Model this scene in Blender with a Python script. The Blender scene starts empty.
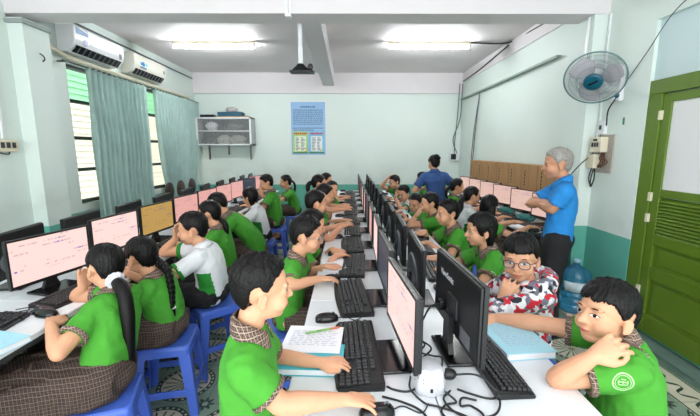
import bpy, bmesh, math, random
from math import sin, cos, pi, radians as R
from mathutils import Vector as V, Matrix, noise
from mathutils.bvhtree import BVHTree
random.seed(7)
SC = bpy.context.scene
COL = SC.collection
# ---------------------------------------------------------------- camera, world, exposure
cam_d = bpy.data.cameras.new('camera'); cam = bpy.data.objects.new('camera', cam_d); COL.objects.link(cam)
cam.location = (0, 0, 1.52); cam.rotation_euler = (R(90-9.1), 0, R(-0.3))
cam_d.sensor_width = 36; cam_d.lens = 36*361/700; cam_d.clip_start = .02
SC.camera = cam
world = bpy.data.worlds.new('sky'); SC.world = world; world.use_nodes = True
bg = world.node_tree.nodes['Background']; bg.inputs[0].default_value = (.94, .98, 1, 1); bg.inputs[1].default_value = 1.9
SC.view_settings.view_transform = 'Standard'; SC.view_settings.look = 'None'
SC.view_settings.gamma = 1; SC.view_settings.use_curve_mapping = False
SC.view_settings.exposure = 1.15
TUBE_POWER = 85
SC.cycles.max_bounces = 6; SC.cycles.diffuse_bounces = 4

# ---------------------------------------------------------------- materials
def lin(c):
    return tuple(((x/255/12.92) if x/255 <= .04045 else ((x/255+.055)/1.055)**2.4) for x in c[:3])+(1,)
MATS = {}
def mat(name, rgb, rough=.5, metal=0, emit=None, es=0, alpha=None, trans=0, bump=0, bscale=60, vary=0, vscale=3, spec=.5):
    if name in MATS: return MATS[name]
    m = bpy.data.materials.new(name); m.use_nodes = True
    nt = m.node_tree; b = nt.nodes['Principled BSDF']
    b.inputs['Base Color'].default_value = lin(rgb); b.inputs['Roughness'].default_value = rough
    b.inputs['Metallic'].default_value = metal; b.inputs['Specular IOR Level'].default_value = spec
    if emit: b.inputs['Emission Color'].default_value = lin(emit); b.inputs['Emission Strength'].default_value = es
    if trans: b.inputs['Transmission Weight'].default_value = trans
    if alpha is not None: b.inputs['Alpha'].default_value = alpha
    if bump or vary:
        tc = nt.nodes.new('ShaderNodeTexCoord'); n = nt.nodes.new('ShaderNodeTexNoise')
        nt.links.new(tc.outputs['Object'], n.inputs['Vector'])
        if bump:
            n.inputs['Scale'].default_value = bscale; n.inputs['Detail'].default_value = 3
            bp = nt.nodes.new('ShaderNodeBump'); bp.inputs['Strength'].default_value = bump; bp.inputs['Distance'].default_value = .01
            nt.links.new(n.outputs['Fac'], bp.inputs['Height']); nt.links.new(bp.outputs['Normal'], b.inputs['Normal'])
        if vary:
            n2 = nt.nodes.new('ShaderNodeTexNoise'); n2.inputs['Scale'].default_value = vscale; n2.inputs['Detail'].default_value = 4
            nt.links.new(tc.outputs['Object'], n2.inputs['Vector'])
            mx = nt.nodes.new('ShaderNodeMix'); mx.data_type = 'RGBA'
            mx.inputs[6].default_value = lin([c*(1-vary) for c in rgb]); mx.inputs[7].default_value = lin([min(255, c*(1+vary)) for c in rgb])
            nt.links.new(n2.outputs['Fac'], mx.inputs[0]); nt.links.new(mx.outputs[2], b.inputs['Base Color'])
    MATS[name] = m
    return m
class NG:                                    # tiny node-graph helper
    def __init__(s, name, rough=.5):
        s.m = bpy.data.materials.new(name); s.m.use_nodes = True; s.nt = s.m.node_tree
        s.b = s.nt.nodes['Principled BSDF']; s.b.inputs['Roughness'].default_value = rough
    def node(s, t, **k):
        n = s.nt.nodes.new(t)
        for a, b in k.items(): setattr(n, a, b)
        return n
    def ln(s, a, b): s.nt.links.new(a, b)
    def put(s, sock, x):
        if isinstance(x, (int, float)): sock.default_value = x
        else: s.ln(x, sock)
    def math(s, op, a, b=0, c=None):
        n = s.node('ShaderNodeMath', operation=op); s.put(n.inputs[0], a); s.put(n.inputs[1], b)
        if c is not None: s.put(n.inputs[2], c)
        return n.outputs[0]
    def pos(s, kind='geo'):
        if kind == 'geo': o = s.node('ShaderNodeNewGeometry').outputs['Position']
        else: o = s.node('ShaderNodeTexCoord').outputs['Object']
        sp = s.node('ShaderNodeSeparateXYZ'); s.ln(o, sp.inputs[0])
        return sp.outputs[0], sp.outputs[1], sp.outputs[2], o
    def mix(s, f, a, b):
        n = s.node('ShaderNodeMix', data_type='RGBA'); s.put(n.inputs[0], f)
        for i, x in ((6, a), (7, b)):
            if isinstance(x, tuple): n.inputs[i].default_value = x
            else: s.ln(x, n.inputs[i])
        return n.outputs[2]
    def noise(s, vec, scale, detail=3):
        n = s.node('ShaderNodeTexNoise'); s.ln(vec, n.inputs['Vector']); n.inputs['Scale'].default_value = scale; n.inputs['Detail'].default_value = detail
        return n.outputs['Fac']
    def color(s, c): s.ln(c, s.b.inputs['Base Color'])

def wall_mat():
    g = NG('mint_wall_paint', .55); x, y, z, p = g.pos()
    n = g.noise(p, 1.3, 4)
    up = g.mix(n, lin((214, 228, 222)), lin((227, 237, 231)))
    lo = g.mix(n, lin((86, 168, 150)), lin((108, 186, 168)))
    band = g.math('MAXIMUM', g.math('SUBTRACT', 1, g.math('DIVIDE', g.math('ABSOLUTE', g.math('SUBTRACT', z, 1.0)), .36)), 0)
    st = g.math('MINIMUM', g.math('MAXIMUM', g.math('MULTIPLY', g.math('SUBTRACT', g.noise(p, 2.4, 6), .47), 4), 0), 1)
    up2 = g.mix(g.math('MULTIPLY', g.math('MULTIPLY', st, band), .32), up, lin((168, 172, 156)))
    g.color(g.mix(g.math('LESS_THAN', g.math('ADD', z, g.math('MULTIPLY', g.noise(p, 9), .01)), .775), up2, lo))
    return g.m
def floor_mat():
    g = NG('cement_tile', .35); x, y, z, p = g.pos()
    T = .40
    u = g.math('SUBTRACT', g.math('MULTIPLY', g.math('FRACT', g.math('DIVIDE', g.math('ADD', x, 20.07), T)), T), T/2)
    v = g.math('SUBTRACT', g.math('MULTIPLY', g.math('FRACT', g.math('DIVIDE', g.math('ADD', y, 20.02), T)), T), T/2)
    r = g.math('SQRT', g.math('ADD', g.math('MULTIPLY', u, u), g.math('MULTIPLY', v, v)))
    a = g.math('ARCTAN2', v, u)
    n = g.noise(p, 6, 4)
    base = g.mix(n, lin((116, 140, 124)), lin((146, 166, 148)))
    cream = g.mix(n, lin((196, 192, 172)), lin((214, 210, 192)))
    dark = lin((38, 62, 50))
    disc = g.math('LESS_THAN', r, .150)
    ring = g.math('MULTIPLY', g.math('GREATER_THAN', r, .150), g.math('LESS_THAN', r, .180))
    c = g.mix(disc, base, cream); c = g.mix(ring, c, dark)
    dots = g.math('MULTIPLY', g.math('LESS_THAN', g.math('ABSOLUTE', g.math('SUBTRACT', r, .165)), .006), g.math('GREATER_THAN', g.math('SINE', g.math('MULTIPLY', a, 28)), .2))
    c = g.mix(dots, c, cream)
    sp = g.math('GREATER_THAN', g.math('ADD', g.math('COSINE', g.math('MULTIPLY', a, 16)), g.math('MULTIPLY', r, -4.2)), .28)
    sp = g.math('MULTIPLY', sp, g.math('MULTIPLY', g.math('GREATER_THAN', r, .022), g.math('LESS_THAN', r, .138)))
    c = g.mix(sp, c, dark)
    c = g.mix(g.math('LESS_THAN', r, .022), c, lin((120, 120, 60)))
    # small corner flowers
    cu = g.math('SUBTRACT', T/2, g.math('ABSOLUTE', u)); cv = g.math('SUBTRACT', T/2, g.math('ABSOLUTE', v))
    rc = g.math('SQRT', g.math('ADD', g.math('MULTIPLY', cu, cu), g.math('MULTIPLY', cv, cv)))
    ac = g.math('ARCTAN2', cv, cu)
    fl = g.math('LESS_THAN', rc, g.math('ADD', .045, g.math('MULTIPLY', g.math('COSINE', g.math('MULTIPLY', ac, 8)), .014)))
    fl = g.math('MULTIPLY', fl, g.math('GREATER_THAN', rc, .02))
    c = g.mix(fl, c, dark)
    c = g.mix(g.math('LESS_THAN', rc, .014), c, cream)
    # border runner along the door wall
    bx = g.math('MULTIPLY', g.math('GREATER_THAN', x, 2.02), g.math('LESS_THAN', x, 2.24))
    scr = g.math('LESS_THAN', g.math('ABSOLUTE', g.math('SUBTRACT', g.math('SUBTRACT', x, 2.13), g.math('MULTIPLY', g.math('SINE', g.math('MULTIPLY', y, 48)), .035))), g.math('ADD', .012, g.math('MULTIPLY', g.math('COSINE', g.math('MULTIPLY', y, 96)), .009)))
    bc = g.mix(scr, cream, dark)
    edge = g.math('LESS_THAN', g.math('ABSOLUTE', g.math('SUBTRACT', g.math('ABSOLUTE', g.math('SUBTRACT', x, 2.13)), .10)), .006)
    bc = g.mix(edge, bc, dark)
    c = g.mix(bx, c, bc)
    c = g.mix(g.math('GREATER_THAN', x, 2.24), c, g.mix(g.noise(p, 14, 5), lin((62, 92, 82)), lin((112, 138, 126))))
    grout = g.math('LESS_THAN', g.math('MINIMUM', cu, cv), .0018)
    g.color(g.mix(grout, c, lin((90, 100, 90))))
    return g.m
def plaid_mat(name='brown_plaid', c0=(74, 56, 48), c1=(36, 28, 27), c2=(122, 106, 94), f=760):
    g = NG(name, .85); x, y, z, p = g.pos('obj')
    k = None
    for ax, ph in ((x, 0), (y, 1), (z, 2)):
        w = g.math('GREATER_THAN', g.math('SINE', g.math('ADD', g.math('MULTIPLY', ax, f), ph)), .35)
        k = w if k is None else g.math('ADD', k, w)
    c = g.mix(g.math('MULTIPLY', k, .45), lin(c0), lin(c1))
    k2 = g.math('MAXIMUM', g.math('GREATER_THAN', g.math('SINE', g.math('MULTIPLY', g.math('ADD', x, y), f*.5)), .93), g.math('GREATER_THAN', g.math('SINE', g.math('MULTIPLY', z, f*.5)), .93))
    g.color(g.mix(g.math('MULTIPLY', k2, .7), c, lin(c2)))
    return g.m
def hoodie_mat():
    g = NG('splash_print_cloth', .8); x, y, z, p = g.pos('obj')
    vo = g.node('ShaderNodeTexVoronoi'); vo.inputs['Scale'].default_value = 42
    nz = g.node('ShaderNodeTexNoise'); nz.inputs['Scale'].default_value = 9
    g.ln(p, nz.inputs['Vector'])
    mx = g.node('ShaderNodeVectorMath', operation='MULTIPLY_ADD'); g.ln(nz.outputs['Color'], mx.inputs[0]); mx.inputs[1].default_value = (.12, .12, .12); g.ln(p, mx.inputs[2])
    g.ln(mx.outputs[0], vo.inputs['Vector'])
    sp = g.node('ShaderNodeSeparateColor'); g.ln(vo.outputs['Color'], sp.inputs[0]); h = sp.outputs[0]
    c = g.mix(g.math('GREATER_THAN', h, .20), lin((212, 212, 218)), lin((112, 114, 128)))
    c = g.mix(g.math('GREATER_THAN', h, .45), c, lin((232, 232, 232)))
    c = g.mix(g.math('GREATER_THAN', h, .70), c, lin((196, 30, 52)))
    c = g.mix(g.math('GREATER_THAN', h, .90), c, lin((34, 34, 46)))
    g.color(c); return g.m
def hair_mat(name, c0, c1):
    g = NG(name, .42); x, y, z, p = g.pos('obj')
    n = g.noise(p, 70, 3)
    g.color(g.mix(n, lin(c0), lin(c1)))
    bp = g.node('ShaderNodeBump'); bp.inputs['Strength'].default_value = .6; bp.inputs['Distance'].default_value = .004
    g.ln(g.noise(p, 160, 2), bp.inputs['Height']); g.ln(bp.outputs['Normal'], g.b.inputs['Normal'])
    g.b.inputs['Specular IOR Level'].default_value = .22
    return g.m
def cloth_mat(name, c, amt=.08):
    g = NG(name, .85); x, y, z, p = g.pos('obj')
    g.color(g.mix(g.noise(p, 5, 3), lin([q*(1-amt) for q in c]), lin([min(255, q*(1+amt)) for q in c])))
    bp = g.node('ShaderNodeBump'); bp.inputs['Strength'].default_value = .5; bp.inputs['Distance'].default_value = .02
    g.ln(g.noise(p, 16, 2), bp.inputs['Height']); g.ln(bp.outputs['Normal'], g.b.inputs['Normal'])
    return g.m
def screen_mat(name, base, strength, ink=(150, 140, 150), w=.43, h=.245):
    # a lit page: local y runs across, z up
    g = NG(name, .3); x, y, z, p = g.pos('obj')
    ro = g.math('FRACT', g.math('MULTIPLY', z, 46)); rid = g.math('FLOOR', g.math('MULTIPLY', z, 46))
    vec = g.node('ShaderNodeCombineXYZ'); g.put(vec.inputs[0], g.math('MULTIPLY', y, 90)); g.put(vec.inputs[1], g.math('MULTIPLY', rid, 3.7))
    n1 = g.noise(vec.outputs[0], 1.0, 1)
    vec2 = g.node('ShaderNodeCombineXYZ'); g.put(vec2.inputs[0], g.math('MULTIPLY', y, 9)); g.put(vec2.inputs[1], g.math('MULTIPLY', rid, 5.1))
    n2 = g.noise(vec2.outputs[0], 1.0, 0)
    t = g.math('MULTIPLY', g.math('GREATER_THAN', n1, .46), g.math('GREATER_THAN', n2, .56))
    t = g.math('MULTIPLY', t, g.math('LESS_THAN', ro, .38))
    t = g.math('MULTIPLY', t, g.math('GREATER_THAN', z, -.06))
    c = g.mix(g.math('MULTIPLY', t, .55), lin(base), lin(ink))
    blue = g.math('MULTIPLY', t, g.math('GREATER_THAN', n2, .70))
    c = g.mix(blue, c, lin((70, 90, 190)))
    bar = g.math('LESS_THAN', z, -h/2+.011)
    ic = g.math('MULTIPLY', bar, g.math('MULTIPLY', g.math('GREATER_THAN', g.math('SINE', g.math('MULTIPLY', y, 300)), .1), g.math('LESS_THAN', g.math('ABSOLUTE', y), .1)))
    c = g.mix(g.math('MULTIPLY', bar, .25), c, lin(ink)); c = g.mix(ic, c, lin((60, 60, 90)))
    g.ln(c, g.b.inputs['Emission Color']); g.b.inputs['Emission Strength'].default_value = strength
    g.b.inputs['Base Color'].default_value = (.02, .02, .02, 1)
    return g.m

M_WALL = wall_mat(); M_FLOOR = floor_mat(); M_PLAID = plaid_mat(); M_COLLAR = plaid_mat('collar_plaid', (120, 98, 86), (60, 46, 42), (196, 176, 158), 900)
M_HOOD = hoodie_mat(); M_HAIR = hair_mat('black_hair', (6, 5, 6), (18, 15, 15)); M_GREYHAIR = hair_mat('grey_hair', (92, 88, 84), (188, 184, 178))
M_GREEN = cloth_mat('green_polo', (66, 150, 42)); M_WHITE_CLOTH = cloth_mat('white_polo', (226, 228, 232), .03)
M_BLUE_POLO = cloth_mat('blue_polo', (34, 132, 206)); M_DENIM = cloth_mat('denim_shirt', (52, 84, 140)); M_BLACK_CLOTH = cloth_mat('black_trousers', (22, 22, 26))
M_DKGREEN = cloth_mat('green_panel', (34, 134, 44))
M_SKIN = mat('skin', (214, 160, 127), .5, bump=.05, bscale=200, vary=.05, vscale=14, spec=.35)
M_SKIN2 = mat('tanned_skin', (196, 142, 112), .5, bump=.05, bscale=200, vary=.05, vscale=14, spec=.35)
M_LIP = mat('lips', (190, 104, 96), .45); M_SCLERA = mat('eye_white', (232, 228, 224), .3); M_IRIS = mat('dark_iris', (24, 14, 12), .15)
M_EMBLEM = mat('white_print', (170, 212, 150), .7)
M_WHITE = mat('white_paint', (238, 238, 236), .5, vary=.02); M_CEIL = mat('ceiling_paint', (232, 224, 226), .6, vary=.03, vscale=1.5)
M_BEAM = mat('beam_paint', (224, 219, 221), .5, vary=.02)
M_TABLE = mat('white_laminate', (226, 230, 234), .3, vary=.02, vscale=8); M_STEEL = mat('grey_steel', (120, 124, 128), .4, .6)
M_EDGE = mat('dark_edge', (52, 52, 54), .6); M_BLACK = mat('black_plastic', (20, 21, 23), .38); M_GLOSS = mat('gloss_black', (13, 13, 16), .18)
M_DGREY = mat('dark_grey_plastic', (44, 46, 50), .4); M_MGREY = mat('mid_grey_plastic', (96, 100, 106), .35); M_KEY = mat('key_plastic', (36, 37, 40), .5)
M_STOOL = mat('blue_plastic', (70, 104, 200), .35, spec=.5); M_WPL = mat('white_plastic', (232, 234, 236), .3)
M_CREAM = mat('cream_plastic', (222, 214, 190), .4); M_DOOR = mat('olive_green_paint', (92, 120, 30), .4, vary=.08, vscale=5)
M_PAPER = mat('paper', (240, 240, 244), .8); M_TEAL = mat('teal_cover', (70, 178, 190), .45); M_SKYB = mat('pale_blue_cover', (168, 218, 234), .5)
M_CARD = mat('brown_cardboard', (166, 128, 84), .8, vary=.06, vscale=4); M_PRINT = mat('black_print', (40, 34, 30), .8)
M_CURT = cloth_mat('grey_green_curtain', (172, 198, 192), .08); M_TUBE_FILL = mat('added_fill_tube', (255, 255, 255), .3, emit=(248, 252, 255), es=14); M_TUBE = mat('fluorescent_tube', (255, 255, 255), .3, emit=(248, 252, 255), es=TUBE_POWER)
M_TEALHUB = mat('teal_plastic', (12, 84, 104), .3); M_FANW = mat('translucent_fan_blade', (214, 206, 214), .2, alpha=.55)
M_WIRE = mat('grille_wire', (112, 124, 130), .35, .3); M_GLASS = mat('clear_glass', (235, 245, 240), .03, trans=1)
M_WATER = mat('blue_bottle', (84, 172, 214), .08, trans=.7, spec=.5)
M_SHOE = mat('dark_shoe', (40, 38, 42), .5); M_FRAME = mat('dark_window_frame', (48, 62, 56), .45)
S_PINK = screen_mat('lit_pink_page', (255, 214, 208), .5); S_PALE = screen_mat('lit_pale_page', (240, 200, 188), .40); S_TAN = screen_mat('lit_tan_page', (190, 152, 84), .45, (120, 90, 50))
S_ROSE = screen_mat('lit_rose_page', (240, 178, 170), .42); S_DIM = screen_mat('dim_slate_page', (60, 66, 84), .35)

# ---------------------------------------------------------------- mesh helpers
def obj(name, bm, m, parent=None, smooth=False, loc=None):
    me = bpy.data.meshes.new(name)
    if isinstance(bm, bpy.types.Mesh): me = bm; me.name = name
    else: bmesh.ops.recalc_face_normals(bm, faces=bm.faces); bm.to_mesh(me); bm.free()
    o = bpy.data.objects.new(name, me); COL.objects.link(o)
    for q in (m if isinstance(m, (list, tuple)) else [m]): me.materials.append(q)
    if smooth: me.polygons.foreach_set('use_smooth', [True]*len(me.polygons))
    if parent: o.parent = parent
    if loc: o.location = loc
    return o
def thing(name, label, cat, loc=(0, 0, 0), rz=0, group=None):
    o = bpy.data.objects.new(name, None); COL.objects.link(o); o.location = loc; o.rotation_euler = (0, 0, rz)
    o.empty_display_size = .1
    o['label'] = label; o['category'] = cat
    if group: o['group'] = group
    return o
def tag(o, label, cat, group=None):
    o['label'] = label; o['category'] = cat
    if group: o['group'] = group
    return o
def struct(name, bm, m, smooth=False, parent=None):
    o = obj(name, bm, m, parent, smooth)
    if not parent: o['kind'] = 'structure'
    return o
KIDS = {}
def dup(root, loc, rz=0, label=None, group=None):
    r = root.copy(); COL.objects.link(r); r.location = loc; r.rotation_euler = (0, 0, rz)
    if label: r['label'] = label
    if group: r['group'] = group
    for ch in root.children:
        c = ch.copy(); COL.objects.link(c); c.parent = r
        for gch in ch.children:
            d = gch.copy(); COL.objects.link(d); d.parent = c
    return r
def box(bm, c, s, rot=None, bev=0):
    b2 = bmesh.new(); bmesh.ops.create_cube(b2, size=1)
    bmesh.ops.scale(b2, vec=s, verts=b2.verts)
    if bev: bmesh.ops.bevel(b2, geom=b2.edges[:]+b2.verts[:], offset=bev, segments=2, profile=.5, affect='EDGES')
    if rot is not None: bmesh.ops.transform(b2, matrix=rot.to_4x4(), verts=b2.verts)
    bmesh.ops.translate(b2, vec=c, verts=b2.verts)
    t = bpy.data.meshes.new('t'); b2.to_mesh(t); b2.free(); bm.from_mesh(t); bpy.data.meshes.remove(t)
def bx(x0, x1, y0, y1, z0, z1, bev=0, bm=None):
    bm = bm or bmesh.new(); box(bm, ((x0+x1)/2, (y0+y1)/2, (z0+z1)/2), (x1-x0, y1-y0, z1-z0), None, bev); return bm
def loft(bm, rings, cap=True, closed=True):
    vs = [[bm.verts.new(p) for p in r] for r in rings]
    n = len(rings[0])
    for a, b in zip(vs, vs[1:]):
        for i in range(n if closed else n-1):
            j = (i+1) % n
            try: bm.faces.new((a[i], a[j], b[j], b[i]))
            except ValueError: pass
    if cap and closed:
        bm.faces.new(list(reversed(vs[0]))); bm.faces.new(vs[-1])
    return vs
def frame(t, up=None):
    t = V(t).normalized(); up = V(up) if up is not None else V((0, 0, 1))
    if abs(t.dot(up)) > .97: up = V((1, 0, 0)) if abs(t.x) < .9 else V((0, 1, 0))
    a = up.cross(t).normalized(); b = t.cross(a).normalized()
    return a, b, t
def tube(bm, pts, rad, n=10, up=None, round_ends=True):
    pts = [V(p) for p in pts]; k = len(pts)
    if not isinstance(rad, (list, tuple)): rad = [rad]*k
    rings = []; a = None
    for i, p in enumerate(pts):
        t = (pts[min(i+1, k-1)]-pts[max(i-1, 0)])
        if t.length < 1e-9: t = V((0, 0, 1))
        t.normalize()
        if a is None: a, b, _ = frame(t, up)
        else:
            a = a-t*a.dot(t)
            a = a.normalized() if a.length > 1e-6 else frame(t, up)[0]
            b = t.cross(a).normalized()
        r = rad[i]; ra, rb = (r if isinstance(r, (tuple, list)) else (r, r))
        mk = lambda p, s: [p+a*(cos(2*pi*j/n)*ra*s)+b*(sin(2*pi*j/n)*rb*s) for j in range(n)]
        m = min(ra, rb)
        if i == 0 and round_ends:
            for e in (.95, .6): rings.append(mk(p-t*m*e, math.sqrt(1-e*e)))
        rings.append(mk(p, 1))
        if i == k-1 and round_ends:
            for e in (.6, .95): rings.append(mk(p+t*m*e, math.sqrt(1-e*e)))
    loft(bm, rings)
def ell(bm, c, r, fr=None, seg=20, rng=12):
    b2 = bmesh.new(); bmesh.ops.create_uvsphere(b2, u_segments=seg, v_segments=rng, radius=1)
    c = V(c)
    ax = fr or (V((1, 0, 0)), V((0, 1, 0)), V((0, 0, 1)))
    for v in b2.verts:
        q = v.co.copy(); v.co = c+ax[0]*q.x*r[0]+ax[1]*q.y*r[1]+ax[2]*q.z*r[2]
    t = bpy.data.meshes.new('t'); b2.to_mesh(t); b2.free(); bm.from_mesh(t); bpy.data.meshes.remove(t)
def bez(p0, p1, p2, n=10, p3=None):
    o = []
    for i in range(n+1):
        t = i/n
        if p3 is None: o.append(V(p0)*(1-t)**2+V(p1)*2*t*(1-t)+V(p2)*t*t)
        else: o.append(V(p0)*(1-t)**3+V(p1)*3*t*(1-t)**2+V(p2)*3*t*t*(1-t)+V(p3)*t**3)
    return o
def spline(pts, n=8):
    pts = [V(p) for p in pts]; o = []
    P = [pts[0]*2-pts[1]]+pts+[pts[-1]*2-pts[-2]]
    for i in range(1, len(P)-2):
        for k in range(n):
            t = k/n; a, b, c, d = P[i-1], P[i], P[i+1], P[i+2]
            o.append(.5*((2*b)+(c-a)*t+(2*a-5*b+4*c-d)*t*t+(3*b-a-3*c+d)*t**3))
    o.append(pts[-1]); return o
def disc_ring(c, a, b, ra, rb, n): return [V(c)+a*cos(2*pi*i/n)*ra+b*sin(2*pi*i/n)*rb for i in range(n)]
def lathe(bm, prof, n=24, c=(0, 0, 0)):
    loft(bm, [[V(c)+V((r*cos(2*pi*i/n), r*sin(2*pi*i/n), z)) for i in range(n)] for r, z in prof])
def remesh(bm, vox, smooth=4, wr=0, wf=14, seed=0):
    me = bpy.data.meshes.new('r'); bmesh.ops.recalc_face_normals(bm, faces=bm.faces); bm.to_mesh(me); bm.free()
    o = bpy.data.objects.new('r', me); COL.objects.link(o)
    m = o.modifiers.new('m', 'REMESH'); m.mode = 'VOXEL'; m.voxel_size = vox
    if smooth:
        s = o.modifiers.new('s', 'SMOOTH'); s.factor = .5; s.iterations = smooth
    dg = bpy.context.evaluated_depsgraph_get(); e = o.evaluated_get(dg); r = bpy.data.meshes.new_from_object(e)
    bpy.data.objects.remove(o); bpy.data.meshes.remove(me)
    if wr:
        off = V((seed*3.1, seed*1.7, seed*.9)); nn = [v.normal.copy() for v in r.vertices]
        for v, q in zip(r.vertices, nn):
            c = v.co
            w = noise.noise(V((c.x*wf, c.y*wf, c.z*wf*.7))+off)+.5*noise.noise(V((c.x*wf*2.3, c.y*wf*2.3, c.z*wf*1.6))+off)
            v.co = c+q*(wr*w)
    r.polygons.foreach_set('use_smooth', [True]*len(r.polygons))
    return r
def thicken(bm, th):
    bmesh.ops.recalc_face_normals(bm, faces=bm.faces); bm.normal_update()
    vs = list(bm.verts); fs = list(bm.faces); bd = [e for e in bm.edges if len(e.link_faces) == 1]
    cp = {v: bm.verts.new(v.co-v.normal*th) for v in vs}
    for f in fs: bm.faces.new([cp[v] for v in reversed(f.verts)])
    for e in bd:
        a, b = e.verts; bm.faces.new((a, b, cp[b], cp[a]))
def bvh(me): return BVHTree.FromPolygons([v.co.copy() for v in me.vertices], [tuple(p.vertices) for p in me.polygons])
# ---------------------------------------------------------------- people
def lerp(a, b, t): return a+(b-a)*t
def interp(tab, x):
    for (x0, y0), (x1, y1) in zip(tab, tab[1:]):
        if x <= x1: return y0+(y1-y0)*max(0, min(1, (x-x0)/(x1-x0)))
    return tab[-1][1]
def ik(S, T, l1, l2, pole):
    d = T-S; L = d.length
    if L > (l1+l2)*.995:
        f = L/((l1+l2)*.995); l1 *= f; l2 *= f
    u = d.normalized(); x = (l1*l1-l2*l2+L*L)/(2*L); h = math.sqrt(max(0, l1*l1-x*x))
    p = V(pole); p = p-u*p.dot(u)
    p = p.normalized() if p.length > 1e-5 else V((0, 0, -1))
    return S+u*x+p*h
def patch(tree, o, u, v, dirn, outline, rings=3, off=.0012, c=None):
    """a small mark that follows the surface under it; outline = list of (a, b) in the u, v plane"""
    bm = bmesh.new(); dirn = V(dirn).normalized()
    if c is None: c = (sum(p[0] for p in outline)/len(outline), sum(p[1] for p in outline)/len(outline))
    def hit(a, b):
        q = o+u*a+v*b
        r = tree.ray_cast(q-dirn*.2, dirn)
        return (r[0]-dirn*off) if r[0] is not None else q
    lv = []
    for k in range(1, rings+1):
        f = k/rings
        lv.append([bm.verts.new(hit(c[0]+(a-c[0])*f, c[1]+(b-c[1])*f)) for a, b in outline])
    cv = bm.verts.new(hit(*c)); n = len(outline)
    for i in range(n):
        bm.faces.new((cv, lv[0][i], lv[0][(i+1) % n]))
        for A, B in zip(lv, lv[1:]): bm.faces.new((A[i], B[i], B[(i+1) % n], A[(i+1) % n]))
    return bm
def ringpatch(tree, o, u, v, dirn, r0, r1, n=28, off=.0015):
    bm = bmesh.new(); dirn = V(dirn).normalized()
    def hit(a, b):
        q = o+u*a+v*b; r = tree.ray_cast(q-dirn*.1, dirn)
        return (r[0]-dirn*off) if r[0] is not None else q
    A = [bm.verts.new(hit(cos(2*pi*i/n)*r0, sin(2*pi*i/n)*r0)) for i in range(n)]
    B = [bm.verts.new(hit(cos(2*pi*i/n)*r1, sin(2*pi*i/n)*r1)) for i in range(n)]
    for i in range(n): bm.faces.new((A[i], B[i], B[(i+1) % n], A[(i+1) % n]))
    return bm
HAIRLINE = {
    'short': [(0, 27), (35, 24), (58, 10), (72, -18), (84, -26), (96, -8), (112, -14), (130, -52), (180, -66)],
    'fringe': [(0, 4), (35, 5), (58, 2), (72, -20), (84, -30), (96, -8), (112, -14), (130, -55), (180, -70)],
    'fade': [(0, 30), (35, 27), (52, 20), (66, 4), (78, -19), (86, -23), (98, -5), (112, -11), (128, -50), (180, -66)],
    'sweep': [(0, 13), (20, 6), (40, 10), (55, 6), (66, -6), (78, -26), (86, -28), (98, -6), (112, -12), (130, -54), (180, -68)],
    'tied': [(0, 34), (35, 28), (58, 12), (72, -14), (84, -24), (96, -4), (112, -14), (130, -50), (180, -72)],
    'long': [(0, 22), (30, 16), (50, 0), (62, -40), (80, -75), (100, -80), (180, -85)],
}
def hair_shell(fr, k, style, seed, top=.012, side=.007, spike=.0, hi=True):
    hf, hl, hu, Hc = fr; bm = bmesh.new(); tab = HAIRLINE[style]
    na, ne = (128, 64) if hi else (44, 24)
    c = V((-.012, 0, .028)); rc = V((.088, .073, .078)); rings = []
    rnd = random.Random(seed); off = V((rnd.random()*50, rnd.random()*50, 0))
    for i in range(1, ne):
        el = -pi/2+pi*i/ne; row = []
        for j in range(na):
            az = 2*pi*j/na-pi; d = V((cos(el)*cos(az), cos(el)*sin(az), sin(el)))
            aa = abs(math.degrees(az))
            line = interp(tab, aa)+(noise.noise(V((az*7, 0, 0))+off)*5+noise.noise(V((az*26, 0, 5))+off)*7*(aa < 70))*(1 if hi else .4)
            e = math.degrees(el)
            t = max(0, min(1, (e-line)/7))
            th = lerp(side, top, max(0, min(1, (e+5)/45)))
            if style == 'long': th = top
            th *= .85+.35*noise.noise(V((az*9, el*1.5, 3))+off)+(.12)*noise.noise(V((az*22, el*2.5, 7))+off)
            if hi: th += t*.0020*noise.noise(V((az*34+el*6, el*3, 11))+off)
            if spike: th += spike*max(0, noise.noise(V((d.x*9, d.y*9, 2))+off))*max(0, d.z)
            f = lerp(-.010, th, t*t*(3-2*t))
            zf = 1+.38*max(0, min(1, (aa-95)/35))*(1 if el < 0 else 0)
            p = c+V((d.x*(rc.x+f), d.y*(rc.y+f), d.z*(rc.z+f)*zf))
            row.append(Hc+(hf*p.x+hl*p.y+hu*p.z)*k)
        rings.append(row)
    loft(bm, rings); return bm
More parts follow.
